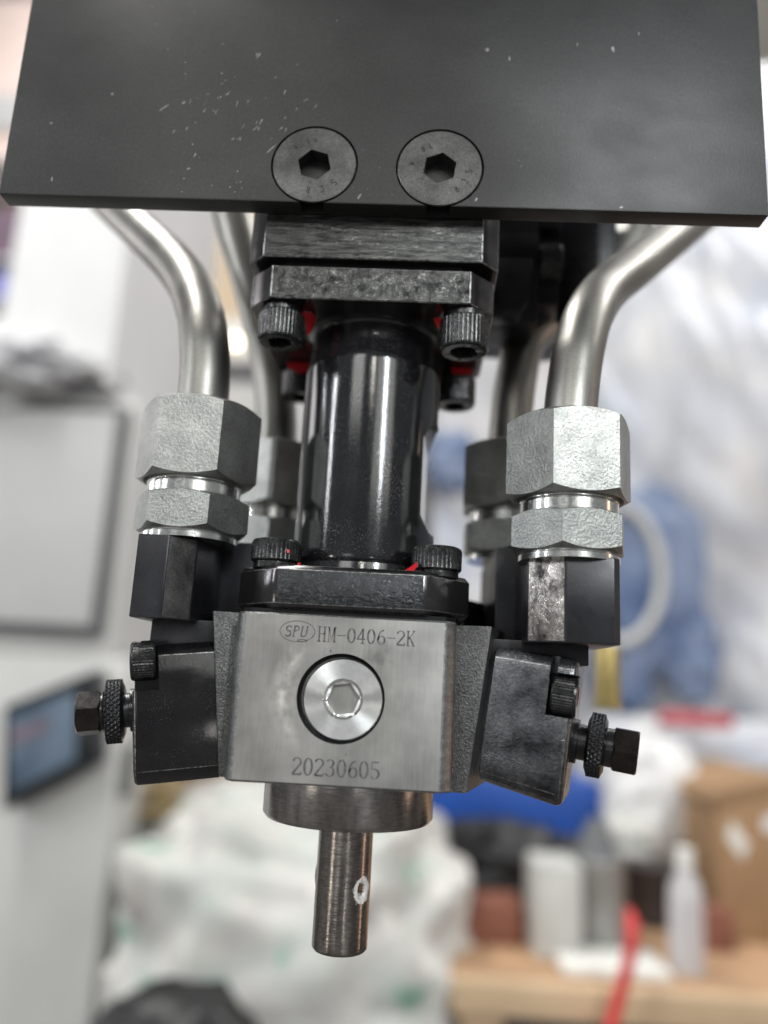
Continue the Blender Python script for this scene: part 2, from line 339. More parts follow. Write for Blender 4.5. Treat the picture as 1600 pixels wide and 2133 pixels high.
def front_only(o, smooth_mat, thr=-0.93):
    """sawn front stays rough, every other face of the flange is smooth"""
    k = len(o.data.materials); o.data.materials.append(smooth_mat)
    for p in o.data.polygons:
        if p.normal.y > thr and p.material_index == 0: p.material_index = k

def box(x0, x1, y0, y1, z0, z1, bv=0.0, seg=2):
    bm = bmesh.new()
    vs = [bm.verts.new((x, y, z)) for x in (x0, x1) for y in (y0, y1) for z in (z0, z1)]
    for f in ((0, 1, 3, 2), (4, 6, 7, 5), (0, 4, 5, 1), (2, 3, 7, 6), (0, 2, 6, 4), (1, 5, 7, 3)):
        bm.faces.new([vs[i] for i in f])
    bmesh.ops.recalc_face_normals(bm, faces=bm.faces)
    if bv: bevel(bm, bv, seg)
    return bm

def prism(pts, axis, a0, a1, bv=0.0, seg=2):
    """polygon extruded along an axis. pts are the two other coordinates in x,y,z order"""
    bm = bmesh.new()
    def P(p, a):
        q = list(p); q.insert('xyz'.index(axis), a); return q
    lo = [bm.verts.new(P(p, a0)) for p in pts]; hi = [bm.verts.new(P(p, a1)) for p in pts]
    bm.faces.new(lo); bm.faces.new(hi[::-1])
    n = len(pts)
    for i in range(n): bm.faces.new((lo[i], hi[i], hi[(i + 1) % n], lo[(i + 1) % n]))
    bmesh.ops.recalc_face_normals(bm, faces=bm.faces)
    if bv: bevel(bm, bv, seg)
    return bm

def chamfered(x0, x1, y0, y1, c):
    return [(x0 + c, y0), (x1 - c, y0), (x1, y0 + c), (x1, y1 - c), (x1 - c, y1), (x0 + c, y1), (x0, y1 - c), (x0, y0 + c)]

def hexr(R, rot=0.0):
    """radius of a hexagon of corner radius R in direction t; a flat faces t = rot"""
    def f(t):
        a = ((t - rot + PI / 6) % (PI / 3)) - PI / 6
        return R * math.cos(PI / 6) / math.cos(a)
    return f

def polar(rows, n=96, X=None, cap0=True, cap1=True, t0=0.0):
    """rows of (z, r); z and r are numbers or functions of the angle. Returns a bmesh about the z axis"""
    bm = bmesh.new(); rings = []
    for z, r in rows:
        ring = []
        for i in range(n):
            t = t0 + 2 * PI * i / n
            zz = z(t) if callable(z) else z
            rr = r(t) if callable(r) else r
            ring.append(bm.verts.new((rr * math.cos(t), rr * math.sin(t), zz)))
        rings.append(ring)
    for a, b in zip(rings, rings[1:]):
        for i in range(n):
            j = (i + 1) % n
            bm.faces.new((a[i], a[j], b[j], b[i]))
    if cap0: bm.faces.new(rings[0][::-1])
    if cap1: bm.faces.new(rings[-1])
    if X is not None: bmesh.ops.transform(bm, matrix=X, verts=bm.verts)
    return bm

def T(x, y, z): return Matrix.Translation((x, y, z))
def RX(a): return Matrix.Rotation(math.radians(a), 4, 'X')
def RY(a): return Matrix.Rotation(math.radians(a), 4, 'Y')
def RZ(a): return Matrix.Rotation(math.radians(a), 4, 'Z')

def cyl(r, z0, z1, X, n=96): return polar([(z0, r), (z1, r)], n, X)

def hexnut(R, z0, z1, rot, X, hole=0.0, ch=0.55, n=72):
    """hexagonal nut whose corners are turned off by a cone at both ends"""
    h = hexr(R, rot); rf = R * math.cos(PI / 6) * 0.985
    dz = lambda t: (h(t) - rf) * ch + 0.05
    rows = [(z0, rf - 0.4), (z0 + 0.02, rf), (lambda t: z0 + dz(t), h), (lambda t: z1 - dz(t), h), (z1 - 0.02, rf), (z1, rf - 0.4)]
    if hole:
        rows = [(z0 + 2.5, hole), (z0, hole + 1.2)] + rows
    t0 = rot + PI / 6
    return polar(rows, n, X, t0=t0)

def cap_head(R, h, X, hexR=None, sock=0.0, ribs=36, bv=0.8, groove=0.28, depth=4.5):
    """socket cap screw head: z=0 is the seat, z=h the top with the hexagon socket; ribbed side"""
    n = ribs * 2 if ribs else 72
    if n % 12: n = (n // 12 + 1) * 12
    def rb(t):
        i = int(round(t / (2 * PI) * n)) % n
        return R - (groove if i % 2 else 0)
    hs = hexr(hexR or R * 0.52, 0.0); rc = (hexR or R * 0.52) * 1.04
    rows = [(0, R * 0.93), (bv * 0.6, R * 0.985), (bv * 0.62 + 0.15, rb), (h - bv - 0.25, rb), (h - bv, R * 0.985), (h - bv * 0.35, R * 0.955), (h, R * 0.88),
            (h, rc), (h - 0.35, hs), (h - depth, hs), (h - depth - 1.2, 0.6)]
    return polar(rows, n, X)

def sweep(pts, r, n=32, closed=False):
    """round tube along a polyline"""
    bm = bmesh.new(); pts = [Vector(p) for p in pts]; rings = []
    up = None
    for i, p in enumerate(pts):
        a = pts[max(i - 1, 0)]; b = pts[min(i + 1, len(pts) - 1)]
        if closed: a = pts[i - 1]; b = pts[(i + 1) % len(pts)]
        d = (b - a).normalized()
        if up is None: up = d.orthogonal().normalized()
        up = (up - d * up.dot(d)).normalized(); s = d.cross(up)
        rr = r(i / (len(pts) - 1)) if callable(r) else r
        rings.append([bm.verts.new(p + (up * math.cos(2 * PI * k / n) + s * math.sin(2 * PI * k / n)) * rr) for k in range(n)])
    prs = list(zip(rings, rings[1:])) + ([(rings[-1], rings[0])] if closed else [])
    for a, b in prs:
        for k in range(n): bm.faces.new((a[k], a[(k + 1) % n], b[(k + 1) % n], b[k]))
    if not closed: bm.faces.new(rings[0][::-1]); bm.faces.new(rings[-1])
    return bm

def smooth_path(ctrl, per=10):
    """Catmull-Rom through control points"""
    c = [Vector(p) for p in ctrl]; c = [c[0] * 2 - c[1]] + c + [c[-1] * 2 - c[-2]]
    out = []
    for i in range(1, len(c) - 2):
        for k in range(per):
            t = k / per; p0, p1, p2, p3 = c[i - 1], c[i], c[i + 1], c[i + 2]
            out.append(0.5 * ((2 * p1) + (p2 - p0) * t + (2 * p0 - 5 * p1 + 4 * p2 - p3) * t * t + (3 * p1 - p0 - 3 * p2 + p3) * t ** 3))
    out.append(c[-2]); return out

def join_bm(dst, src):
    me = bpy.data.meshes.new('tmp'); src.to_mesh(me); src.free(); dst.from_mesh(me); bpy.data.meshes.remove(me); return dst

# ------------------------------------------------------------------ engraved lettering (stroke glyphs, serif, thick uprights)
def arc(cx, cy, rx, ry, a0, a1, n=10):
    return [(cx + rx * math.cos(math.radians(a0 + (a1 - a0) * i / n)), cy + ry * math.sin(math.radians(a0 + (a1 - a0) * i / n))) for i in range(n + 1)]
th, tk = 0.05, 0.095
G = {
 '0': [(arc(.27, .5, .19, .48, 0, 360, 24), 'v')],
 '2': [(arc(.26, .74, .19, .24, 170, -25, 10) + [(.07, .06), (.07, .03)], 'v'), ([(.06, .03), (.47, .03), (.50, .16)], .10)],
 '3': [(arc(.25, .76, .17, .21, 150, -90, 10), 'v'), (arc(.24, .28, .21, .26, 90, -155, 12), 'v')],
 '4': [([(.36, .0), (.36, 1.0)], tk), ([(.36, 1.0), (.05, .28)], .075), ([(.03, .29), (.52, .29)], .065), ([(.24, .0), (.48, .0)], th)],
 '5': [([(.46, .97), (.11, .97), (.10, .55)], .08), (arc(.26, .30, .20, .28, 120, -150, 12), 'v')],
 '6': [(arc(.29, .30, .19, .28, 0, 360, 18), 'v'), ([(.11, .33), (.13, .62), (.24, .88), (.42, .98)], .08)],
 '1': [([(.27, .0), (.27, 1.0), (.13, .86)], tk), ([(.12, .0), (.42, .0)], th)],
 '9': [(arc(.26, .68, .19, .28, 0, 360, 18), 'v'), ([(.44, .65), (.42, .35), (.30, .10), (.12, .02)], .08)],
 '-': [([(.02, .47), (.52, .47)], th)],
 '.': [([(.2, .02), (.28, .02)], .1)],
 'H': [([(.12, 0), (.12, 1)], tk), ([(.42, 0), (.42, 1)], tk), ([(.12, .52), (.42, .52)], th), ([(.03, 0), (.22, 0)], th), ([(.03, 1), (.22, 1)], th), ([(.33, 0), (.52, 0)], th), ([(.33, 1), (.52, 1)], th)],
 'M': [([(.10, 0), (.10, 1)], th), ([(.43, 0), (.43, 1)], tk), ([(.10, 1), (.26, .05), (.43, 1)], .09), ([(.03, 0), (.18, 0)], th), ([(.34, 0), (.53, 0)], th), ([(.03, 1), (.12, 1)], th), ([(.42, 1), (.53, 1)], th)],
 'K': [([(.12, 0), (.12, 1)], tk), ([(.46, 1), (.13, .42)], th), ([(.22, .56), (.45, 0)], tk), ([(.03, 0), (.22, 0)], th), ([(.03, 1), (.22, 1)], th), ([(.37, 1), (.52, 1)], th), ([(.36, 0), (.53, 0)], th)],
 'S': [(arc(.27, .74, .18, .24, 25, 255, 12) + arc(.27, .26, .19, .26, 80, -155, 12), .10)],
 'P': [([(.12, 0), (.12, 1)], tk), (arc(.14, .76, .30, .24, 90, -90, 12), .09), ([(.03, 0), (.24, 0)], th), ([(.03, 1), (.14, 1)], th)],
 'U': [([(.10, 1), (.10, .28)] + arc(.28, .26, .18, .25, 180, 360, 10) + [(.46, .28), (.46, 1)], .10), ([(.02, 1), (.19, 1)], th), ([(.38, 1), (.54, 1)], th)],
 'C': [(arc(.29, .5, .21, .48, 45, 315, 16), .12)],
 'R': [([(.12, 0), (.12, 1)], .12), (arc(.14, .75, .28, .25, 90, -90, 10), .12), ([(.22, .5), (.46, 0)], .12)],
}
def ribbon(bm, pts, w, f, depth):
    """flat raised stroke in the plane given by f(x, y, d)"""
    n = len(pts); L = []; R = []
    for i, p in enumerate(pts):
        a = pts[max(i - 1, 0)]; b = pts[min(i + 1, n - 1)]
        dx, dy = b[0] - a[0], b[1] - a[1]
        if math.hypot(dx, dy) < 1e-6: dx, dy = 1, 0
        l = math.hypot(dx, dy); nx, ny = -dy / l, dx / l
        ww = w if w != 'v' else (0.045 + 0.085 * abs(dy / l) ** 1.5)
        L.append((p[0] + nx * ww / 2, p[1] + ny * ww / 2)); R.append((p[0] - nx * ww / 2, p[1] - ny * ww / 2))
    vl = [bm.verts.new(f(x, y, 1)) for x, y in L]; vr = [bm.verts.new(f(x, y, 1)) for x, y in R]
    bl = [bm.verts.new(f(x, y, 0)) for x, y in L]; br = [bm.verts.new(f(x, y, 0)) for x, y in R]
    for i in range(n - 1):
        for q in ((vl[i], vl[i + 1], vr[i + 1], vr[i]), (bl[i], bl[i + 1], vl[i + 1], vl[i]), (br[i], vr[i], vr[i + 1], br[i + 1])):
            try: bm.faces.new(q)
            except ValueError: pass
def text_bm(s, x, z, adv, h, y, depth=0.03, slant=0.0, dw=None, bm=None, stretch=1.0):
    """lettering standing on a face whose outward normal is -Y"""
    bm = bm or bmesh.new()
    for i, ch in enumerate(s):
        ox = x + i * adv
        k = (adv / 0.56) * stretch
        for pts, w in G[ch]:
            P = [(ox + (px) * k + slant * py * h, z + py * h) for px, py in pts]
            wv = w if w == 'v' else w
            # widths are given in glyph units; scale them with the advance
            def f(a, b, d): return (a, y - depth * d, b)
            ribbon_mm(bm, P, wv, k, f, depth)
    return bm
def ribbon_mm(bm, P, w, k, f, depth):
    if w == 'v':
        n = len(P)
        for i in range(n - 1):
            dx, dy = P[i + 1][0] - P[i][0], P[i + 1][1] - P[i][1]
            l = math.hypot(dx, dy) or 1
        ribbon(bm, P, 'v', f, depth) if False else _vrib(bm, P, k, f)
    else:
        ribbon(bm, P, w * k, f, depth)
def _vrib(bm, P, k, f):
    n = len(P); L = []; R = []
    for i, p in enumerate(P):
        a = P[max(i - 1, 0)]; b = P[min(i + 1, n - 1)]
        if math.hypot(P[0][0] - P[-1][0], P[0][1] - P[-1][1]) < 1e-6 and i in (0, n - 1): a, b = P[-2], P[1]
        dx, dy = b[0] - a[0], b[1] - a[1]; l = math.hypot(dx, dy) or 1
        ww = (0.045 + 0.07 * abs(dy / l) ** 2) * k; nx, ny = -dy / l, dx / l
        L.append((p[0] + nx * ww / 2, p[1] + ny * ww / 2)); R.append((p[0] - nx * ww / 2, p[1] - ny * ww / 2))
    vl = [bm.verts.new(f(x, y, 1)) for x, y in L]; vr = [bm.verts.new(f(x, y, 1)) for x, y in R]
    for i in range(n - 1): bm.faces.new((vl[i], vl[i + 1], vr[i + 1], vr[i]))

# ================================================================== MOUNTING PLATE
plate = thing('mounting_plate', 'wide matt black metal plate with two large countersunk screws, across the top of the photo', 'plate', (2, -3.5, 145))
pb = obj('plate_body', box(-113.9, 118.0, -7.0, -0.3, 145.0, 262.0, 0.35, 2), M['plate'], plate)
CS = ((-17.4, 157.9, 14), (20.8, 157.9, 52))
cut(pb, *[obj('cutter', cyl(13.35, -3, 5.2, T(x, -7, z) @ RX(-90), 128), M['hollow']) for x, z, a in CS])
pb.data.materials.clear(); pb.data.materials.append(M['plate'])
for k, (x, z, a) in enumerate(CS):
    X = T(x, -7.0, z) @ RX(90)            # local +z points to the camera
    hs = hexr(5.35, math.radians(a))
    rows = [(-10.5, 6.0), (-5.4, 6.4), (-4.9, 9.5), (-0.9, 12.62), (-0.12, 12.72), (0.0, 12.55), (0.0, 6.6), (0.0, hs), (-0.1, hs), (-8.2, hs), (-9.4, 0.5)]
    s = obj('countersunk_screw', polar(rows, 144, X, t0=math.radians(a) + PI / 6), M['cs_screw'], plate)
    bm = bmesh.new()
    def ring_text(txt, ang0, step, r, size):
        for i, ch in enumerate(txt):
            A = math.radians(ang0 + i * step)
            for pts, w in G[ch]:
                P = []
                for px, py in pts:
                    lx, ly = (px - .28) * size * 1.15, (py - .5) * size
                    rr = r + ly
                    P.append((x + rr * math.sin(A) + lx * math.cos(A), z + rr * math.cos(A) - lx * math.sin(A)))
                def f(a_, b_, d): return (a_, -7.0 - 0.05 * d, b_)
                ribbon(bm, P, 0.30, f, 0.05)
    if k == 0:
        ring_text('SCR', 133, 28, 8.7, 2.2); ring_text('10.9', -2, -15, 8.4, 1.5)
    else:
        ring_text('SCR', 96, 24, 8.8, 2.1); ring_text('10', -24, -16, 8.2, 1.6); ring_text('9', -82, -14, 8.5, 1.5)
    obj('lettering', bm, M['letter_black'], s)

# scratches and chips in the plate's black coating
rs = random.Random(21)
def chip(x, z, l, w, ang):
    a = math.radians(ang); bm = bmesh.new(); n = 4
    P = [(x + math.cos(a) * l * (i / n - .5) + rs.uniform(-.1, .1), z + math.sin(a) * l * (i / n - .5) + rs.uniform(-.1, .1)) for i in range(n + 1)]
    L = []; R = []
    for i, (px, pz) in enumerate(P):
        ww = w * (0.25 + math.sin(PI * i / n)) * rs.uniform(.5, 1.1) / 2
        L.append(bm.verts.new((px - math.sin(a) * ww, -7.012, pz + math.cos(a) * ww))); R.append(bm.verts.new((px + math.sin(a) * ww, -7.012, pz - math.cos(a) * ww)))
    for i in range(n): bm.faces.new((L[i], L[i + 1], R[i + 1], R[i]))
    return bm
for (x, z, l, w, g_) in [(34, 200, 1.5, 1.3, 80), (41, 197, 1.8, .5, 95), (62, 202.5, 1.6, .35, 85), (73, 201, 2.2, .9, 100), (81, 207, 1.0, .5, 80), (-66, 176.5, 3.8, .35, 38), (-60, 178.5, 1.6, .4, 45),
                         (-31, 163, 4.4, .3, 48), (-38, 196, 2.6, .5, 60), (-101, 170, .9, .7, 0), (-83, 181, .9, .8, 0), (-98, 150.5, 1.5, .6, 90), (32, 147.5, 1.3, .6, 60), (75, 146.3, 1.2, .7, 10), (-3, 147.5, 2.0, .5, 65)]:
    obj('coating_chip', chip(x, z, l, w, g_), M['bare'], plate, 60)
for i in range(36):
    x, z = rs.gauss(-37, 14), rs.gauss(174, 13)
    if not (147 < z < 214) or math.hypot(x + 17.4, z - 157.9) < 15: continue
    obj('scratch', chip(x, z, rs.uniform(.5, 2.2) * (1.6 if rs.random() < .15 else 1), rs.uniform(.16, .36), rs.uniform(30, 85)), M['bare'], plate, 60)

# ================================================================== MIXING HEAD
AX, AY = 1.8, 33.0
head = thing('mixing_head', 'black and bare steel mixing head below the plate, engraved steel block in front', 'mixing head', (AX, AY, 145))
# upper flanges
fl = obj('flange', bevel(prism(chamfered(-37.5, 40.3, 0.0, 68.0, 5.3), 'z', 130.9, 153), 0.28, 1, mat=1), [M['sawn_black'], M['worn_glint_edge']], head)
fl['label'] = 'upper black flange with fine horizontal saw lines'; front_only(fl, M['flange_side'])
up = obj('flange', bevel(prism(chamfered(-36.6, 39.4, 0.8, 66.5, 7.6), 'z', 117.6, 128.4), 0.28, 1, mat=1), [M['rough_black'], M['worn_glint_edge']], head)
front_only(up, M['flange_side'])
up['label'] = 'second black flange with speckled front'
obj('gap_filler', prism(chamfered(-33.5, 36.8, 3.6, 64, 8.5), 'z', 128.4, 130.9), M['hollow'], head)  # near-black filler painted as the shaded gap between the flanges
# neck and barrel
def flat(t, z):
    R = 22.7
    dep = 0.0
    if 51 < z < 88: dep = 4.0 * min(1, (z - 51) / 5.0, (88 - z) / 7.0) ** 0.6
    c = math.cos(t - math.radians(-4))
    return min(R, (R - dep) / c) if c > 0.5 else R
zs = [40.2, 41.5, 45, 48, 51] + [51 + k for k in range(1, 38)] + [92, 98, 103, 105.4, 106.2]
rows = [(36, 24.4), (39.0, 24.0), (39.6, 22.3)] + [(z, (lambda t, z=z: flat(t, z))) for z in zs[:-1]] + [(106.3, 22.2), (109.6, 22.2), (110.1, 22.0), (110.3, 21.7), (112, 21.5), (116, 21.6), (117.2, 22.8), (117.6, 24.6)]
obj('barrel', polar(rows, 160, T(AX, AY, 0)), M['barrel'], head, 40)
# lower flange
lf = obj('flange', bevel(prism(chamfered(-33.0, 34.9, -0.2, 66, 12.2), 'z', 23.6, 36.0, 1.4, 1), 0.16, 1, mat=1), [M['grain_black'], M['worn_glint_edge']], head)
lf['label'] = 'lower black flange with bright worn edges'; front_only(lf, M['flange_side'])
ring = obj('gap_layer', prism(chamfered(-29.5, 31.0, 2.6, 62, 3), 'z', 22.2, 23.6), M['hollow'], head)  # near-black layer filling the gap under the lower flange
# cap screws of both flanges, washers under them
def cap_screw(x, y, z, R, down, rot, parent=head, label=None, h=8.2):
    X = T(x, y, z) @ (RX(180) if down else Matrix()) @ RZ(rot)
    s = obj('cap_screw', cap_head(R, h, X, hexR=R * 0.56, ribs=42), M['screw_black'], parent, 26)
    if label: s['label'] = label
    dz = 1 if not down else -1
    obj('lock_washer', polar([(0, R * 0.83), (0.2, R * 0.88), (1.9, R * 0.88), (2.1, R * 0.8)], 64, T(x, y, z - dz * 2.1) @ (RX(180) if down else Matrix())), M['screw_black'], s)
    return s
cap_screw(-26.4, 9.0, 115.5, 7.1, True, 8, label='cap screw below the upper flange, front left', h=9.3)
cap_screw(30.7, 9.0, 115.5, 7.6, True, 20, label='cap screw below the upper flange, front right', h=10.2)
cap_screw(-26.4, 57.0, 115.5, 7.1, True, 0, h=9.5)
cap_screw(30.6, 57.0, 115.5, 7.4, True, 0, h=10.5)
cap_screw(-22.4, 10.5, 37.6, 7.35, False, 3, label='cap screw on the lower flange left, with a red dot', h=6.6)
cap_screw(25.0, 10.5, 37.2, 7.35, False, 11, label='cap screw on the lower flange right', h=7.0)
cap_screw(-22.4, 56, 38.1, 7.3, False, 0); cap_screw(25.0, 56, 38.1, 7.3, False, 0)
# red marking paint
def blob(cx, cy, cz, pts, dep=0.5, axis='y'):
    bm = prism(pts, 'z', -dep, 0, 0.12, 2)
    return bm
def paint(pts3, thick=0.35):
    """a small daub: polygon of 3-D points thickened towards the camera"""
    bm = bmesh.new()
    a = [bm.verts.new(p) for p in pts3]; b = [bm.verts.new((p[0], p[1] - thick, p[2] - thick * 0.3)) for p in pts3]
    bm.faces.new(a); bm.faces.new(b[::-1]); n = len(a)
    for i in range(n): bm.faces.new((a[i], b[i], b[(i + 1) % n], a[(i + 1) % n]))
    bmesh.ops.recalc_face_normals(bm, faces=bm.faces); bevel(bm, 0.1, 1)
    return bm
obj('paint_mark', paint([(-21.2, 9.5, 117.5), (-17.4, 10, 117.5), (-16.2, 14, 117.4), (-17.6, 14.6, 113.4), (-18.9, 14, 111.2), (-19.2, 11, 114.5)]), M['paint_red'], head)
obj('paint_mark', paint([(21.0, 9.8, 116.8), (22.8, 9.8, 117.4), (24.6, 9.8, 115.2), (24.2, 9.8, 112.6), (22.2, 9.8, 114.0)]), M['paint_red'], head)
obj('paint_mark', paint([(-31.5, 50, 117.0), (-22.8, 50, 117.2), (-22.6, 49.6, 113.9), (-26.0, 49.6, 112.8), (-30.4, 49.6, 114.4)], 0.4), M['paint_red'], head)
obj('paint_mark', paint([(28.6, 49.6, 117.3), (35.8, 49.6, 117.2), (36.2, 49.4, 115.2), (32, 49.2, 114.6), (28.6, 49.4, 115.0)], 0.4), M['paint_red'], head)
obj('paint_mark', paint([(15.3, 5.5, 36.2), (18.4, 3.4, 36.2), (19.4, 4.0, 37.6), (19.2, 4.8, 39.2), (18.4, 5.6, 38.4)], 0.3), M['paint_red'], head)
obj('paint_mark', paint([(-18.2, 4.2, 39.7), (-17.4, 4.5, 39.9), (-17.4, 4.5, 40.7), (-18.4, 4.2, 41.0)], 0.4), M['paint_red'], head)
obj('paint_mark', paint([(-15.2, 5.2, 36.2), (-14.2, 5.2, 36.2), (-14.2, 5.2, 37.2), (-15.0, 5.2, 37.3)], 0.4), M['paint_red'], head)
# engraved steel block with its bore and plug
bp_ = [(-28.0, 0), (28.1, 0), (31.1, 2.6), (31.1, 55), (-30.3, 55), (-30.3, 2.6)]
blk = obj('mixing_block', prism(bp_, 'z', -23.0, 22.3, 0.55, 1), M['ground'], head)
cut(blk, obj('cutter', cyl(12.0, -3, 3.4, T(0.2, 0, 0.0) @ RX(-90), 160), M['hollow']))
blk.data.materials.clear(); blk.data.materials.append(M['ground']); blk.data.materials.append(M['edge'])
for p in blk.data.polygons:
    p.material_index = 0 if (p.normal.y < -0.95) else 1
plug = obj('plug', polar([(-9, 11.0), (-1.0, 11.0), (-0.3, 10.9), (0.0, 10.62), (0.0, 5.5), (-0.9, 4.75), (-1.0, hexr(4.6, math.radians(38))), (-6.5, hexr(4.5, math.radians(38))), (-7.6, 0.6)],
           144, T(0.75, 0.9, -0.15) @ RX(90), t0=math.radians(38) + PI / 6), M['faced'], head)
obj('bore_gap_ring', polar([(-3, 11.05), (-0.9, 11.05), (-0.7, 11.3), (-0.9, 11.95), (-3, 11.98)], 144, T(0.2, 0.9, 0.0) @ RX(90)), M['hollow'], head)  # near-black ring painted as the shaded gap round the plug
# lettering
bm = text_bm('HM-0406-2K', -7.35, 15.0, 2.72, 4.0, 0, 0.03)
obj('lettering', bm, M['letter'], blk)['label'] = 'model code HM-0406-2K'
bm = text_bm('20230605', -11.75, -20.35, 2.98, 4.45, 0, 0.03)
obj('lettering', bm, M['letter'], blk)['label'] = 'date 20230605'
bm = text_bm('SPU', -16.6, 15.95, 2.15, 2.9, 0, 0.03, slant=0.15, stretch=1.0)
E_ = [(-12.9 + 4.85 * math.cos(2 * PI * i / 48), 17.4 + 2.85 * math.sin(2 * PI * i / 48)) for i in range(49)]
ribbon(bm, E_, 0.22, lambda a, b, d: (a, -0.03 * d, b), 0.03)
E2 = [(-11.4 + 1.3 * math.cos(2 * PI * i / 20), 14.95 + 0.28 * math.sin(2 * PI * i / 20)) for i in range(21)]
ribbon(bm, E2, 0.30, lambda a, b, d: (a, -0.035 * d, b), 0.03)
obj('lettering', bm, M['letter'], blk)['label'] = 'letters SPU in an oval ring'
for (x, z) in ((-3.4, 12.9), (2.5, -14.2)):
    bm = bmesh.new()
    ribbon(bm, [(x, z), (x + .12, z - .75)], 0.28, lambda a, b, d: (a, -0.03 * d, b), 0.03)
    obj('tick_mark', bm, M['letter'], blk)
# collar and nozzle
obj('collar', polar([(-21, 25.6), (-34.2, 25.6), (-35.4, 24.6), (-35.6, 24.2), (-35.6, 9)], 160, T(AX, AY, 0)), M['collar'], head, 50)
rows = [(-34, 8.15)]
z = -35.0
dents = []
while z > -71.1: rows.append((z, 8.15)); z -= 0.75
rows += [(-71.3, 8.1), (-72.0, 7.5), (-72.0, 5.2), (-71.0, 4.9), (-60, 4.8)]
bm = polar(rows, 180, T(1.6, AY, 0))
for v in bm.verts:                       # cross hole with a crust round it, and its mate on the left side
    for (c, rad, d) in ((Vector((7.66, 27.55, -54.5)), 1.75, 2.8), (Vector((-6.6, 33.5, -52.2)), 2.2, -0.35)):
        q = Vector((v.co.x - c.x, v.co.y - c.y, (v.co.z - c.z) * 0.72))
        if q.length < rad and v.co.z < -40 and v.co.z > -69:
            n = Vector((v.co.x - 1.6, v.co.y - AY, 0)).normalized()
            k = (1 - (q.length / rad) ** 2); v.co -= n * d * min(1, k * 1.5)
obj('nozzle', bm, M['shaft'], head, 50)

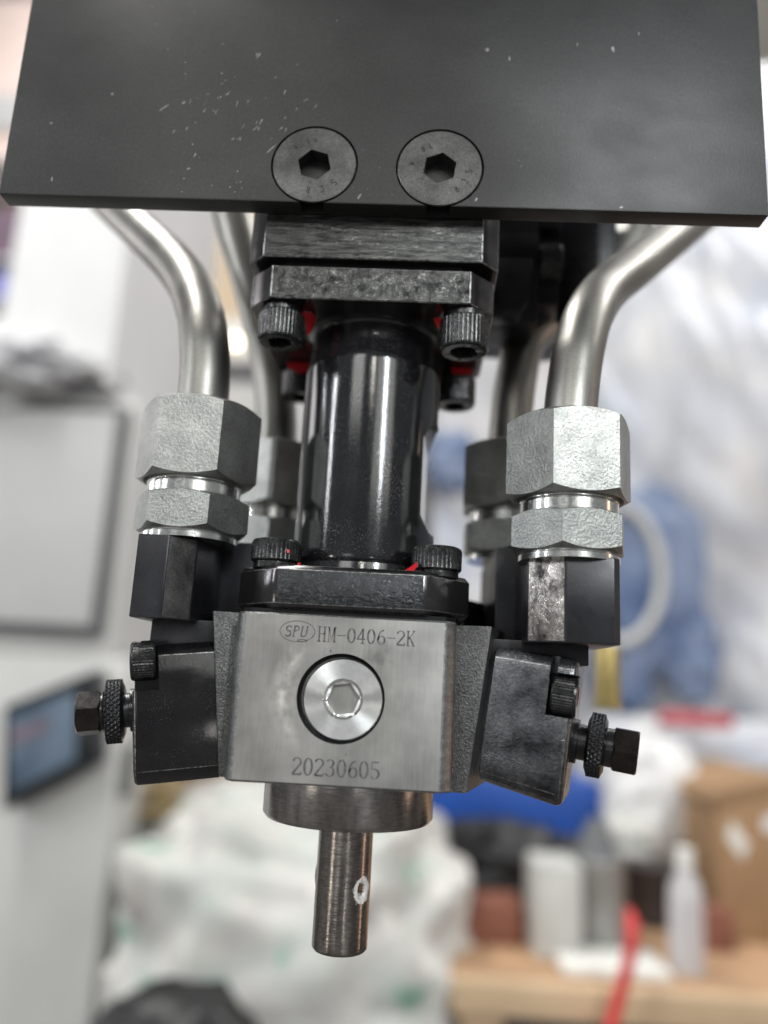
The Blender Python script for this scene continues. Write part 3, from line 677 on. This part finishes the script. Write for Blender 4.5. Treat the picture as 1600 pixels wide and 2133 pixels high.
# side blocks, injectors, manifolds
def injector(side, O, yawd, tilt, p):
    y, t = math.radians(yawd), math.radians(tilt)
    u0 = Vector((side * math.cos(y), -math.sin(y), 0)); v = Vector((-side * math.sin(y), -math.cos(y), 0)); w0 = Vector((0, 0, 1))
    u = u0 * math.cos(t) - w0 * math.sin(t); w = w0 * math.cos(t) + u0 * math.sin(t)
    def fr(a, b, c): return Matrix(((a.x, b.x, c.x, O[0]), (a.y, b.y, c.y, O[1]), (a.z, b.z, c.z, O[2]), (0, 0, 0, 1)))
    X = fr(u, v, w); X0 = fr(u0, v, w0)
    # side block: prism along v with a leaning outer face
    wb = prism([(-32, 22.3), (p['wt'], 22.3), (p['wt'] - 6.0, -23.6), (-32, -23.6)], 'y', -17.0, 17.0, 0.6, 2)
    obj('side_block', wb, M['sandblast'], head, X=X0)
    # injector body: section with rounded corners drawn in (v, w), run along u
    top, bot, rt_, rb_ = p['top'], p['bot'], p['rt'], p['rb']
    sec = []
    def corner(cy, cz, r, a0, a1, seg=6):
        for i in range(seg + 1):
            a = math.radians(a0 + (a1 - a0) * i / seg); sec.append((cy + r * math.cos(a), cz + r * math.sin(a)))
    corner(15 - rt_, top - rt_, rt_, 0, 90, p['seg']); corner(-15 + 2, top - 2, 2, 90, 180); corner(-15 + 2, bot + 2, 2, 180, 270); corner(15 - rb_, bot + rb_, rb_, 270, 360, p['seg'])
    bm = prism(sec, 'x', 0.15, p['len'], 0.0)
    es = [e for e in bm.edges if all(abs(vv.co.x - p['len']) < 1e-4 for vv in e.verts)]
    bmesh.ops.bevel(bm, geom=es, offset=p['eb'], segments=3, affect='EDGES', profile=0.5)
    for vv in bm.verts:
        if vv.co.z < 0: vv.co.z *= 1 + p.get('flare', 0) * vv.co.x / p['len']
    bevel(bm, 0.16, 1, 18, mat=1)  # bright bevel colour adds highlight lines along the edges
    ib = obj('injector', bm, [M[p['mat']], M['worn_glint_edge']], head, 30, X=X)
    ib['label'] = p['label']
    n0, n1 = p['notch']
    c1 = obj('cutter', box(p['nu'], p['len'] + 8, 3.5, 30, n0, n1), M['oxide'], None, X=X.copy())
    cs = [c1]
    if p['slot']: cs.append(obj('cutter', box(p['nu'] - 0.2, p['nu'] + 2.0, 6.0, 30, n1 - 2, top + 6), M['oxide'], None, X=X.copy()))
    cut(ib, *cs)
    idx = [q.material_index for q in ib.data.polygons]
    ib.data.materials.clear(); ib.data.materials.append(M[p['mat']]); ib.data.materials.append(M['worn_glint_edge'])
    for q, i_ in zip(ib.data.polygons, idx): q.material_index = 1 if i_ == 1 else 0
    # parts of the injector: they are sub-parts of the head
    AXU = X @ RY(90)        # local z runs along u
    zc = (n0 + n1) / 2
    obj('cap_screw', cap_head(5.7, 7.0, X @ T(p['nu'] + 0.9, 10.3, zc) @ RY(90), hexR=3.0, ribs=42, groove=0.22, bv=0.9), M['screw_black'], ib, 24)
    L = p['len']; kw = p['kw']
    obj('stem', polar([(L - 1, 6.2), (L + 1.4, 6.2), (L + 1.6, 5.0), (L + 12, 5.0)], 64, X @ T(0, 0, kw) @ RY(90)), M['oxide'], ib)
    # diamond-knurled adjusting ring
    nk = 360; kr = p['kr']; k0, k1 = p['k']
    def kn(t, z, r0=kr):
        q = 36; tri = lambda a: abs((a % 1.0) - 0.5) * 2
        zz = (z - k0) / 3.2
        return r0 - 0.55 * max(0.0, 1 - 1.15 * min(tri(t / (2 * PI) * q * 1.0 + zz * 1.6), tri(t / (2 * PI) * q - zz * 1.6)) * 1.3)
    rows = [(k0, kr - 2.2), (k0 + 0.7, kr - 0.6)]
    nz = 26
    for i in range(nz + 1):
        zz = k0 + 0.8 + (k1 - k0 - 1.6) * i / nz
        rows.append((zz, (lambda t, zz=zz: kn(t, zz))))
    rows += [(k1 - 0.7, kr - 0.6), (k1, kr - 2.0), (k1, 4)]
    obj('adjusting_ring', polar(rows, nk, X @ T(0, 0, kw) @ RY(90)), M['oxide'], ib, 60)
    h0, h1 = p['h']
    obj('hex_head', hexnut(p['hr'], h0, h1, math.radians(p['hrot']), X @ T(0, 0, kw) @ RY(90), ch=0.6), M['hex_black'], ib)
    obj('hex_neck', polar([(k1 - 0.5, p['hr'] * 0.8), (h0 + 0.3, p['hr'] * 0.8)], 48, X @ T(0, 0, kw) @ RY(90)), M['oxide'], ib)
    return X, X0

injector(-1, (-40.0, 25.6, 0.3), 15, 7, dict(wt=3.6, top=14.0, bot=-24.6, rt=3.2, rb=3.8, seg=1, len=23.6, eb=1.4, mat='oiled', label='left injector body in glossy black steel',
    notch=(1.2, 18), nu=16.2, slot=False, kw=-4.4, kr=9.3, k=(26.6, 32.4), h=(33.2, 40.0), hr=6.6, hrot=14))
M['grain_inj'] = metal('worn_shiny_black_steel', (0.035, 0.036, 0.040), (0.19, 0.195, 0.205), (0.17, 0.30), 0.85, (0.08, 0.08, 0.08), 0.9, (1.2, 1.2, 1.2), 0.22, spec=0.7, grain=0.45)
injector(1, (44.6, 24.4, -0.2), 15, 7, dict(wt=1.2, top=17.2, bot=-21.0, rt=4.6, rb=8.0, seg=5, flare=0.12, len=23.4, eb=2.2, mat='grain_inj', label='right injector body in worn black steel',
    notch=(0.8, 12.6), nu=16.0, slot=True, kw=-5.6, kr=9.0, k=(27.2, 32.6), h=(34.6, 41.4), hr=6.7, hrot=0))

# manifolds that carry the pipe fittings, chamfered corner towards the middle: right worn, left painted paler as lit
ml = obj('manifold', prism([(-61.6, 3.0), (-52.6, 3.0), (-45.6, 9.0), (-44.0, 20), (-44.0, 34), (-61.6, 34)], 'z', 19.2, 43.3, 0.45), M['plain_black'], head)
ml['label'] = 'left front manifold block with a paler scuffed corner'
mr = obj('manifold', prism([(60.2, -2.0), (73.4, -2.0), (75.6, 0.4), (75.6, 30), (50.8, 30), (50.8, 5.2)], 'z', 18.0, 41.9, 0.45), M['plain_black'], head)
mr['label'] = 'right front manifold block with a rough shiny corner'
for o in (ml, mr):
    o.data.materials.append(M['worn_black'] if o is mr else M['lit_scuffed_black'])
    for p in o.data.polygons:
        n = p.normal
        sgn = 1 if o is ml else -1
        if abs(n.z) < 0.2 and n.y < -0.5 and sgn * n.x > 0.45 and p.area > 2e-5: p.material_index = 1
obj('manifold_arm', box(-56, -33, 34, 90, 20.5, 47.1, 0.6), M['plain_black'], head)
obj('manifold_arm', box(44.5, 72, 32, 88, 19.0, 49.1, 0.6), M['plain_black'], head)
obj('bracket', box(-58.5, -36.5, 14, 40, 11.5, 20, 0.5), M['plain_black'], head)
obj('bracket', box(36.5, 70, 14, 40, 12.5, 19, 0.5), M['plain_black'], head)
obj('rear_block', prism([(-34, 50), (36, 50), (44, 62), (44, 86), (-42, 86), (-42, 62)], 'z', -20, 34, 0.6), M['dull_black'], head)

# ================================================================== PIPES WITH THEIR FITTINGS
def pipe(label, path, base, rotn, roth, dz, R=18.9, Rh=17.7, r=8.0, sc_=1.0):
    x, y = base
    t = thing('steel_pipe', label, 'pipe', (x, y, 43.5 + dz), 'bent steel pipes with union nuts')
    obj('tube', sweep(smooth_path(path, 8), r, 40), M['tube'], t, 60)
    X = T(x, y, dz)
    obj('union_nut', hexnut(R, 61.6, 86.2, math.radians(rotn), X, hole=14.6), M['zinc'], t)
    obj('thread_neck', polar([(55, 14.3), (60.2, 14.3), (60.5, 13.6), (61.0, 14.4), (66, 14.4)], 96, X), M['turned'], t)
    obj('hex_body', hexnut(Rh, 45.7, 57.2, math.radians(roth), X), M['zinc_fine'], t)
    obj('seat_ring', polar([(43.35, 14.6), (45.0, 14.6), (45.3, 14.0), (46.2, 14.0)], 96, X), M['turned'], t)
    return t
pipe('left front bent steel pipe, its big nut above the black block with the paler scuffed corner',
     [(-51, 18, 70), (-51.2, 18, 88), (-51.8, 18.6, 100), (-53.8, 21, 111), (-58.2, 28, 124), (-66.5, 38.5, 140), (-79, 52, 157), (-97.5, 70, 178), (-117.5, 88, 200), (-133, 102, 217)],
     (-51, 18), -90 + 4, -90 + 1, 0.0)
pipe('right front bent steel pipe with a bright rough nut, in front of the plastic film',
     [(63.2, 10, 70), (63.6, 10.3, 86), (65.0, 12, 99), (67.0, 14.5, 110), (71.5, 21, 125), (81.5, 37, 143.5), (98, 55, 164), (125, 84, 197.5), (141, 101, 217)],
     (63.2, 10), -90 + 6.5, -90 + 14 + 30 - 30, -2.1)
pipe('left rear steel pipe, its nut half hidden behind the black barrel',
     [(-37.2, 72, 75), (-37.6, 73, 98), (-40, 74, 116), (-45.0, 75, 136), (-51.5, 76, 156), (-58.5, 77, 175), (-68, 79, 203), (-74, 80, 222)],
     (-36.5, 72), -90 + 34, -90 + 38, 4.0, R=18.0, Rh=16.6)
pipe('right rear steel pipe, its nut behind the front right nut',
     [(52.0, 67, 75), (52.4, 67.5, 102), (54.4, 70, 122), (58, 75, 138), (66, 79, 150), (80, 85, 163), (96, 92, 180), (110, 98, 205)],
     (52.0, 67), -90 + 26, -90 + 30, 6.0, R=18.9, Rh=17.9)

# ================================================================== REAR CLAMP
rc = thing('rear_actuator', 'dark rounded actuator housing with a clamp bracket, behind the upper flange on the right', 'actuator', (70, 80, 150))
pts = [(44, 148), (44, 215), (94, 215), (94, 172)] + [(94 - 25 + 25 * math.cos(math.radians(a)), 172 + 25 * math.sin(math.radians(a))) for a in range(-10, -91, -10)]
obj('housing', prism(pts, 'y', 72, 112, 0.8), M['dull_black'], rc)
obj('bracket', box(40.5, 59.5, 50, 74, 136, 205, 1.0), M['plain_black'], rc)
obj('clamp_pad', box(40.0, 58.5, 45.5, 50, 159, 169.5, 0.8), M['plain_black'], rc)
obj('bracket_foot', prism([(41.0, 157.8), (41.0, 134.5), (51.5, 134.5), (55.0, 141), (56.5, 157.8)], 'y', 43, 50, 0.6), M['plain_black'], rc)
obj('block', box(56.6, 68, 56, 72, 146.5, 157, 0.8), M['plain_black'], rc)
for z in (163.5, 183.0):
    obj('cap_screw', cap_head(7.4, 8.5, T(60.0, 56, z) @ RY(90), hexR=3.8, ribs=40), M['screw_black'], rc, 26)
obj('dowel', polar([(138, 2.5), (138.6, 3.2), (150, 3.2)], 40, T(55.8, 56, 0)), M['plain_black'], rc)

# ================================================================== BACKGROUND (all far out of focus)
def simple(name, col, rough=0.6, noise=0.0, scale=0.02, col2=None, metallic=0.0, bump=0.0, bscale=0.05, stops=None, spec=0.5, emit=None):
    m, nt, b = mat_new(name)
    v = coords(nt, (scale,) * 3)
    n = N(nt, 'ShaderNodeTexNoise', Scale=1.0, Detail=3.0); nt.links.new(v, n.inputs['Vector'])
    c2 = col2 or tuple(min(1, c * (1 - noise)) for c in col)
    st = stops or [(0.38, c4(col)), (0.62, c4(c2))]
    c = ramp(nt, n.outputs['Fac'], st)
    nt.links.new(c, b.inputs['Base Color'])
    b.inputs['Roughness'].default_value = rough; b.inputs['Metallic'].default_value = metallic
    b.inputs['Specular IOR Level'].default_value = spec
    if bump:
        v2 = coords(nt, (bscale,) * 3); n2 = N(nt, 'ShaderNodeTexNoise', Scale=1.0, Detail=3.0); nt.links.new(v2, n2.inputs['Vector'])
        bp = N(nt, 'ShaderNodeBump', Strength=bump, Distance=8 * MM); nt.links.new(n2.outputs['Fac'], bp.inputs['Height'])
        nt.links.new(bp.outputs['Normal'], b.inputs['Normal'])
    if emit:
        nt.links.new(c, b.inputs['Emission Color']); b.inputs['Emission Strength'].default_value = emit
    return m
B = {}
B['floor'] = simple('workshop_floor', (0.10, 0.095, 0.09), 0.5, 0.3)
B['wall'] = simple('painted_wall', (0.72, 0.66, 0.58), 0.8, 0.15, 0.003)
B['cabinet'] = simple('grey_white_paint', (0.60, 0.595, 0.575), 0.42, 0.05, 0.01)
B['cabinet_white'] = simple('white_paint', (0.80, 0.80, 0.80), 0.45, 0.04, 0.01)
B['door'] = simple('door_grey_paint', (0.52, 0.52, 0.51), 0.4, 0.05, 0.01)
B['seal'] = simple('dark_rubber_seal', (0.12, 0.125, 0.13), 0.6, 0.2)
B['bezel'] = simple('black_bezel', (0.010, 0.013, 0.016), 0.25, 0.2)
B['screen'] = simple('screen_glass', (0.04, 0.065, 0.10), 0.4, 0.0, 0.010, (0.11, 0.15, 0.20), emit=0.30)
B['screen_text'] = simple('screen_panel_tint', (0.17, 0.14, 0.18), 0.2, 0.2, 0.02, emit=0.08)
B['sack'] = simple('white_woven_sack', (0.66, 0.66, 0.63), 0.55, 0.0, 0.014, None, 0.0, 0.9, 0.012,
                   stops=[(0.30, (0.20, 0.40, 0.30, 1)), (0.36, (0.50, 0.53, 0.49, 1)), (0.52, (0.58, 0.57, 0.54, 1)), (0.70, (0.46, 0.44, 0.42, 1))])
B['black_bag'] = simple('black_plastic', (0.008, 0.008, 0.009), 0.4, 0.2, 0.02, None, 0.0, 0.6, 0.02)
B['card'] = simple('brown_cardboard', (0.36, 0.22, 0.115), 0.75, 0.18, 0.008)
B['card_red'] = simple('red_brown_cardboard', (0.26, 0.10, 0.065), 0.75, 0.3, 0.012)
B['wood'] = simple('pine_wood', (0.60, 0.43, 0.27), 0.55, 0.2, 0.006)
B['wood_top'] = simple('bench_plywood', (0.50, 0.31, 0.18), 0.6, 0.3, 0.008)
B['film'] = simple('stretch_film', (0.66, 0.67, 0.70), 0.28, 0.0, 0.0045, None, 0.0, 1.0, 0.006, stops=[(0.3, (0.62, 0.61, 0.61, 1)), (0.50, (0.52, 0.53, 0.56, 1)), (0.78, (0.42, 0.46, 0.54, 1))])
B['blue'] = simple('blue_machine_paint', (0.05, 0.095, 0.21), 0.35, 0.0, 0.007, (0.19, 0.24, 0.36), 0.0, 0.8, 0.01)
B['blue_crate'] = simple('bright_blue_plastic', (0.002, 0.065, 0.36), 0.4, 0.2, 0.01)
B['red'] = simple('red_plastic', (0.55, 0.10, 0.12), 0.45, 0.2, 0.02)
B['hose'] = simple('red_rubber_hose', (0.72, 0.05, 0.055), 0.35, 0.2, 0.02)
B['cream'] = simple('cream_hose_rubber', (0.56, 0.56, 0.53), 0.5, 0.1, 0.02)
B['white'] = simple('white_plastic', (0.78, 0.78, 0.78), 0.4, 0.08, 0.02)
B['white_card'] = simple('white_card', (0.76, 0.76, 0.72), 0.6, 0.08, 0.02)
B['tin'] = simple('grey_tin', (0.34, 0.34, 0.33), 0.35, 0.3, 0.012, metallic=0.5)
B['brown'] = simple('brown_box_board', (0.34, 0.20, 0.11), 0.7, 0.2, 0.01)
B['yellow'] = simple('yellow_straw_rope', (0.42, 0.31, 0.16), 0.7, 0.3, 0.02)
B['brass'] = simple('brass', (0.42, 0.32, 0.12), 0.35, 0.25, 0.05, metallic=0.6)
B['dark_machine'] = simple('dark_blue_grey_paint', (0.05, 0.06, 0.085), 0.5, 0.3, 0.01)
B['light_blue'] = simple('pale_blue_panel', (0.38, 0.50, 0.60), 0.5, 0.1, 0.01)
B['purple'] = simple('dark_purple_plastic', (0.14, 0.09, 0.13), 0.5, 0.2, 0.01)
B['violet'] = simple('violet_blue_plastic', (0.20, 0.21, 0.52), 0.5, 0.2, 0.01)
B['bagtop'] = simple('crumpled_grey_film', (0.60, 0.60, 0.61), 0.3, 0.0, 0.012, (0.30, 0.30, 0.32), 0.0, 1.0, 0.02)
B['lamp'] = simple('small_warm_lamp', (1.0, 0.85, 0.62), 0.4, 0.1, emit=5.0)

def lumpy(cx, cy, cz, rx, ry, rz, amp=0.12, seed=0, power=2.6, nu=40, nv=26, freq=3.0):
    """a sagging soft form: super-ellipsoid pushed about by folds"""
    from mathutils import noise
    bm = bmesh.new(); rings = []
    for j in range(nv + 1):
        ph = -PI / 2 + PI * j / nv
        ring = []
        for i in range(nu):
            t = 2 * PI * i / nu
            f = lambda c: math.copysign(abs(c) ** (2 / power), c)
            d = Vector((f(math.cos(ph)) * f(math.cos(t)), f(math.cos(ph)) * f(math.sin(t)), f(math.sin(ph))))
            k = 1 + amp * noise.noise(d * freq + Vector((seed, seed * .7, 0))) + amp * 0.5 * noise.noise(d * freq * 2.3 + Vector((0, seed, 3)))
            ring.append(bm.verts.new((cx + d.x * rx * k, cy + d.y * ry * k, cz + d.z * rz * k)))
        rings.append(ring)
    for a, b in zip(rings, rings[1:]):
        for i in range(nu):
            bm.faces.new((a[i], a[(i + 1) % nu], b[(i + 1) % nu], b[i]))
    bmesh.ops.remove_doubles(bm, verts=bm.verts, dist=0.01)
    return bm

def solo(name, bm, mat, label, cat, sharp=40, group=None):
    o = obj(name, bm, mat, None, sharp); return tag(o, label, cat, group)

tag(obj('floor', box(-4000, 4000, -3000, 5000, -960, -900), B['floor']), kind='structure')
tag(obj('back_wall', box(-4000, 4000, 3300, 3400, -900, 3600), B['wall']), kind='structure')

# control cabinet on the left
cab = thing('control_cabinet', 'tall light grey machine cabinet with a touch screen, at the left edge of the photo', 'cabinet', (-700, 1300, -900))
obj('cabinet_body', box(-1300, -440, 1090, 1800, -900, 20, 12), B['cabinet'], cab)
obj('cabinet_body', box(-1300, -478, 1100, 1800, 20, 470, 10), B['cabinet'], cab)
obj('column', box(-765, -548, 1110, 1700, 470, 1500, 8), B['cabinet_white'], cab)
obj('door_seal', box(-1200, -494, 1084, 1100, 48, 452, 6), B['seal'], cab)
obj('door', box(-1200, -510, 1072, 1084, 66, 436, 6), B['door'], cab)
fr = obj('touch_screen', prism([(-594, -221), (-616, -65), (-477, -2), (-459, -143)], 'y', 1040, 1086, 3), B['bezel'], cab)
obj('display', prism([(-583, -192), (-603, -79), (-504, -36), (-491, -139)], 'y', 1036, 1040, 1), B['screen'], fr)
obj('status_field', prism([(-594, -125), (-597, -100), (-540, -76), (-537, -100)], 'y', 1034.5, 1036), B['screen_text'], fr)
obj('hinge', box(-436, -428, 1100, 1130, -200, -120, 2), B['seal'], cab)
solo('film_bundle', lumpy(-760, 1120, 500, 200, 120, 60, 0.35, 3), B['bagtop'], 'crumpled grey plastic film lying on top of the grey cabinet door housing', 'plastic film')
solo('storage_bin', box(-1500, -1205, 1900, 2000, 1180, 1340, 8), B['purple'], 'dark purple bin on the shelf at the far left, above the violet box', 'bin')
solo('violet_box', box(-1500, -1170, 1880, 2000, 1040, 1120, 8), B['violet'], 'violet blue box on the far left, behind the cabinet', 'box')
solo('paper_stack', box(-1500, -1150, 1880, 2000, 880, 980, 8), B['white'], 'white stack of paper at the far left, above the cabinet door', 'paper')
sh = thing('storage_shelf', 'pale storage shelf behind the white cabinet column at the far left', 'shelf', (-1350, 2000, -900))
for z in (870, 1025, 1170, 1500): obj('shelf_board', box(-1700, -1120, 1870, 2100, z - 8, z, 2), B['cabinet'], sh)
for x in (-1700, -1140): obj('upright', box(x, x + 20, 1870, 2100, -900, 1700, 2), B['cabinet'], sh)
obj('back_panel', box(-1700, -1120, 2101, 2110, -900, 2300, 2), simple('pinkish_board', (0.62, 0.50, 0.46), 0.7, 0.1, 0.004), sh)
obj('cross_rail', box(-1700, -1120, 2085, 2100, 1760, 1900, 2), simple('grey_rail_paint', (0.42, 0.42, 0.42), 0.6, 0.1), sh)
# things between the cabinet and the head
mc = thing('dark_machine', 'dark blue grey machine far behind, right of the white cabinet column', 'machine', (-720, 1850, -900))
obj('machine_head', box(-800, -640, 1800, 1950, 800, 1045, 14), B['dark_machine'], mc)
obj('machine_panel', box(-830, -740, 1780, 1800, 1055, 1150, 6), B['light_blue'], mc)
obj('machine_base', box(-860, -560, 1820, 2000, -900, 790, 14), B['cabinet'], mc)
obj('drive_unit', lumpy(-600, 1790, 640, 90, 70, 60, .2, 5), B['dark_machine'], mc)
p2 = thing('machine_casing', 'pale grey machine casing behind the two left pipes', 'machine', (-300, 2400, -900))
obj('casing', box(-900, -130, 2400, 2900, -900, 1250, 20), B['cabinet'], p2)
obj('casing_band', box(-905, -125, 2390, 2410, 1010, 1090, 6), B['seal'], p2)
lampo = solo('indicator_lamp', polar([(0, 5), (4, 16), (16, 16), (20, 5)], 32, T(-655, 2385, 1150) @ RX(90)), B['lamp'], 'small glowing warm lamp between the two left pipes', 'lamp')
solo('beige_panel', box(-1180, -430, 2950, 3000, 1330, 2100, 8), simple('beige_board', (0.70, 0.56, 0.40), 0.7, 0.1, 0.004), 'beige board high on the wall between the two left pipes', 'panel')

# sacks in the lower middle
sk = solo('white_sack', lumpy(-140, 1220, -520, 275, 270, 330, 0.15, 1.7, 3.4, 90, 60, 3.6), B['sack'], 'big creased white woven sack with green print, below the nozzle', 'sack')
solo('white_sack', lumpy(-250, 1330, -300, 170, 190, 110, 0.12, 8.1, 3.0, 48, 30, 2.6), B['sack'], 'flat white sack lying on the big one, left of the nozzle', 'sack')
solo('plastic_bag', lumpy(-255, 880, -560, 135, 110, 172, 0.09, 4.4, 2.3), B['black_bag'], 'black crumpled bag at the bottom edge, in front of the white sack', 'bag')
solo('carton', box(-640, -180, 1450, 1800, -620, -150, 6), B['brown'], 'brown carton behind the white sacks, left of the steel block', 'carton')
cl = [(-420 + 38 * math.cos(a * 0.5), 1240 + 25 * math.sin(a * .5), -262 + a * 2.6) for a in range(0, 34)]
solo('rope_coil', sweep(cl, 11, 10), B['yellow'], 'yellow brown coil of rope on the sack beside the cabinet', 'rope')

# bench with its clutter on the right
bn = thing('workbench', 'pine workbench with a light front edge, at the lower right', 'workbench', (700, 1350, -900))
obj('front_rail', box(95, 1500, 985, 1010, -436, -392, 3), B['wood'], bn)
obj('bench_top', box(95, 1500, 1010, 1800, -412, -393, 2), B['wood_top'], bn)
for x in (110, 1400):
    for yy in (1015, 1720): obj('leg', box(x, x + 60, yy, yy + 60, -900, -412, 3), B['wood'], bn)
obj('shelf', box(110, 1460, 1030, 1760, -760, -740, 2), B['dark_machine'], bn)
solo('blue_crate', box(60, 420, 1490, 1760, -380, -178, 10), B['blue_crate'], 'bright blue plastic crate below the right injector', 'crate')
solo('cable_heap', lumpy(205, 1330, -320, 150, 110, 82, 0.30, 2.2, 2.4), B['black_bag'], 'black tangled heap on the bench in front of the blue crate', 'cable heap')
solo('carton', box(110, 215, 1150, 1260, -393, -330, 3), B['card_red'], 'low red brown carton on the bench, right of the white sack', 'carton')
solo('white_carton', box(222, 296, 1090, 1190, -393, -256, 9), simple('dull_white_card', (0.58, 0.58, 0.55), 0.6, 0.2, 0.012), 'white carton standing on the bench, left of the grey tin', 'carton')
tn = thing('paint_tin', 'grey metal tin with a dark lid beside the white carton', 'tin', (335, 1170, -393))
obj('tin_body', polar([(-393, 42), (-393, 44), (-262, 44), (-258, 46), (-254, 44)], 48, T(335, 1170, 0)), B['tin'], tn)
obj('lid', polar([(-254, 43), (-240, 30), (-205, 18), (-198, 10)], 40, T(335, 1170, 0)), B['seal'], tn)
solo('paper_sheet', box(255, 410, 1030, 1130, -392, -380, 2), B['white_card'], 'white sheet of paper lying on the bench near the red hose', 'paper')
solo('white_bag', lumpy(515, 1500, -205, 95, 80, 120, 0.20, 6.3, 2.6), B['white'], 'white plastic bag behind the tin, right of the right injector', 'bag')
solo('white_bag', lumpy(450, 1420, -285, 60, 60, 60, 0.25, 9.9, 2.4), B['cream'], 'small cream bag between the tin and the larger white bag', 'bag')
solo('tub', polar([(-392, 40), (-300, 48), (-296, 52), (-290, 52), (-288, 46)], 40, T(470, 1330, 0)), simple('dark_tub', (0.05, 0.04, 0.04), .5, .2), 'dark tub standing on the bench behind the white bottle', 'tub')
bt = thing('plastic_bottle', 'frosted white plastic bottle with a white cap, on the bench before the cartons', 'bottle', (448, 1085, -393))
obj('bottle_body', polar([(-393, 22), (-391, 25), (-300, 25), (-272, 23), (-255, 13), (-248, 11)], 48, T(448, 1085, 0)), simple('frosted_plastic', (0.55, 0.53, 0.54), 0.5, 0.1, 0.02), bt)
obj('cap', polar([(-249, 13), (-222, 12.5), (-220, 10)], 32, T(448, 1085, 0)), B['white_card'], bt)
cb = thing('cardboard_box', 'tall brown cardboard box with white labels at the right edge', 'cardboard box', (720, 1380, -393))
obj('box_body', box(560, 940, 1255, 1600, -393, -150, 4), B['card'], cb)
obj('flap', prism([(548, -172), (560, -153), (680, -120), (680, -137)], 'y', 1250, 1590, 1), B['card'], cb)
obj('label', prism([(575, -225), (588, -200), (614, -238), (602, -262)], 'y', 1253, 1255), B['white_card'], cb)
obj('label', prism([(640, -215), (640, -190), (720, -180), (720, -208)], 'y', 1253, 1255), B['white'], cb)
solo('carton', box(500, 560, 1190, 1250, -393, -330, 3), B['card_red'], 'small red brown carton in front of the tall cardboard box', 'carton')
hp = smooth_path([(334, 975, -286), (333, 956, -298), (331, 948, -316), (325, 946, -345), (316, 946, -376), (303, 946, -420), (292, 944, -480), (300, 940, -620), (320, 940, -900)], 8)
solo('red_hose', sweep(hp, lambda t: 8.6 * min(1.0, 0.45 + t * 5), 20), B['hose'], 'bright red hose hanging down over the bench edge', 'hose')
solo('brass_fitting', join_bm(polar([(0.2, 6.6), (27, 6.6), (30, 5.8)], 48, T(125, 220, 0)), hexnut(7.4, -3, 0.2, 0.2, T(125, 220, 0))), B['brass'], 'small brass fitting hanging behind the right manifold, above the right knob', 'fitting')

# film wrapped machine
def sheet(x0, x1, z0, z1, y, nx=70, nz=70, amp=30):
    from mathutils import noise
    bm = bmesh.new(); g = []
    for back in (0, 1):
        gg = []
        for j in range(nz + 1):
            row = []
            for i in range(nx + 1):
                x = x0 + (x1 - x0) * i / nx; z = z0 + (z1 - z0) * j / nz
                d = noise.noise(Vector((x * 0.006, z * 0.0022, 1.3))) * amp + noise.noise(Vector(((x + z * .6) * 0.012, (z - x * .3) * 0.004, 7.3))) * amp * 0.6
                row.append(bm.verts.new((x, y + d + back * 3, z)))
            gg.append(row)
        g.append(gg)
    for k in (0, 1):
        for j in range(nz):
            for i in range(nx):
                q = (g[k][j][i], g[k][j][i + 1], g[k][j + 1][i + 1], g[k][j + 1][i]); bm.faces.new(q if k == 0 else q[::-1])
    for i in range(nx):
        bm.faces.new((g[0][0][i], g[1][0][i], g[1][0][i + 1], g[0][0][i + 1])); bm.faces.new((g[0][nz][i + 1], g[1][nz][i + 1], g[1][nz][i], g[0][nz][i]))
    for j in range(nz):
        bm.faces.new((g[0][j][0], g[0][j + 1][0], g[1][j + 1][0], g[1][j][0])); bm.faces.new((g[0][j][nx], g[1][j][nx], g[1][j + 1][nx], g[0][j + 1][nx]))
    return bm
fm = thing('wrapped_machine', 'blue machine loosely wrapped in white plastic film, filling the right background', 'machine', (700, 2150, -900))
obj('film', sheet(60, 1900, -500, 2100, 2090, amp=55), B['film'], fm, 60)
obj('machine_body', box(140, 1800, 2170, 2600, -900, 1900, 20), B['blue'], fm)
obj('blue_panel', lumpy(690, 2010, 330, 135, 30, 250, 0.22, 2.0, 2.4), B['blue'], fm)
obj('blue_panel', lumpy(600, 2010, 90, 80, 30, 120, 0.35, 5.0, 2.4), B['blue'], fm)
obj('blue_panel', lumpy(110, 2010, 640, 70, 30, 90, 0.3, 7.0, 2.4), B['blue'], fm)
obj('blue_panel', lumpy(790, 2010, 120, 70, 30, 120, 0.35, 9.0, 2.4), B['blue'], fm)
hl = [(575 + 120 * math.cos(a), 1970, 330 + 190 * math.sin(a)) for a in [math.radians(-100 + 12 * i) for i in range(18)]]
obj('cream_hose', sweep(hl, 15, 14), B['cream'], fm)
obj('cream_hose', sweep([(360, 1975, 560), (430, 1960, 420), (520, 1960, 250), (540, 1960, 60)], 20, 12), B['cream'], fm)
solo('red_bar', box(600, 770, 1690, 1720, -62, -28, 8), B['red'], 'blurred red bar low on the wrapped machine, right of the knob', 'bar')
solo('film_pile', lumpy(760, 1850, -200, 330, 120, 150, 0.2, 11.0, 2.8), B['film'], 'pile of crumpled white film on the floor side of the wrapped machine', 'plastic film')
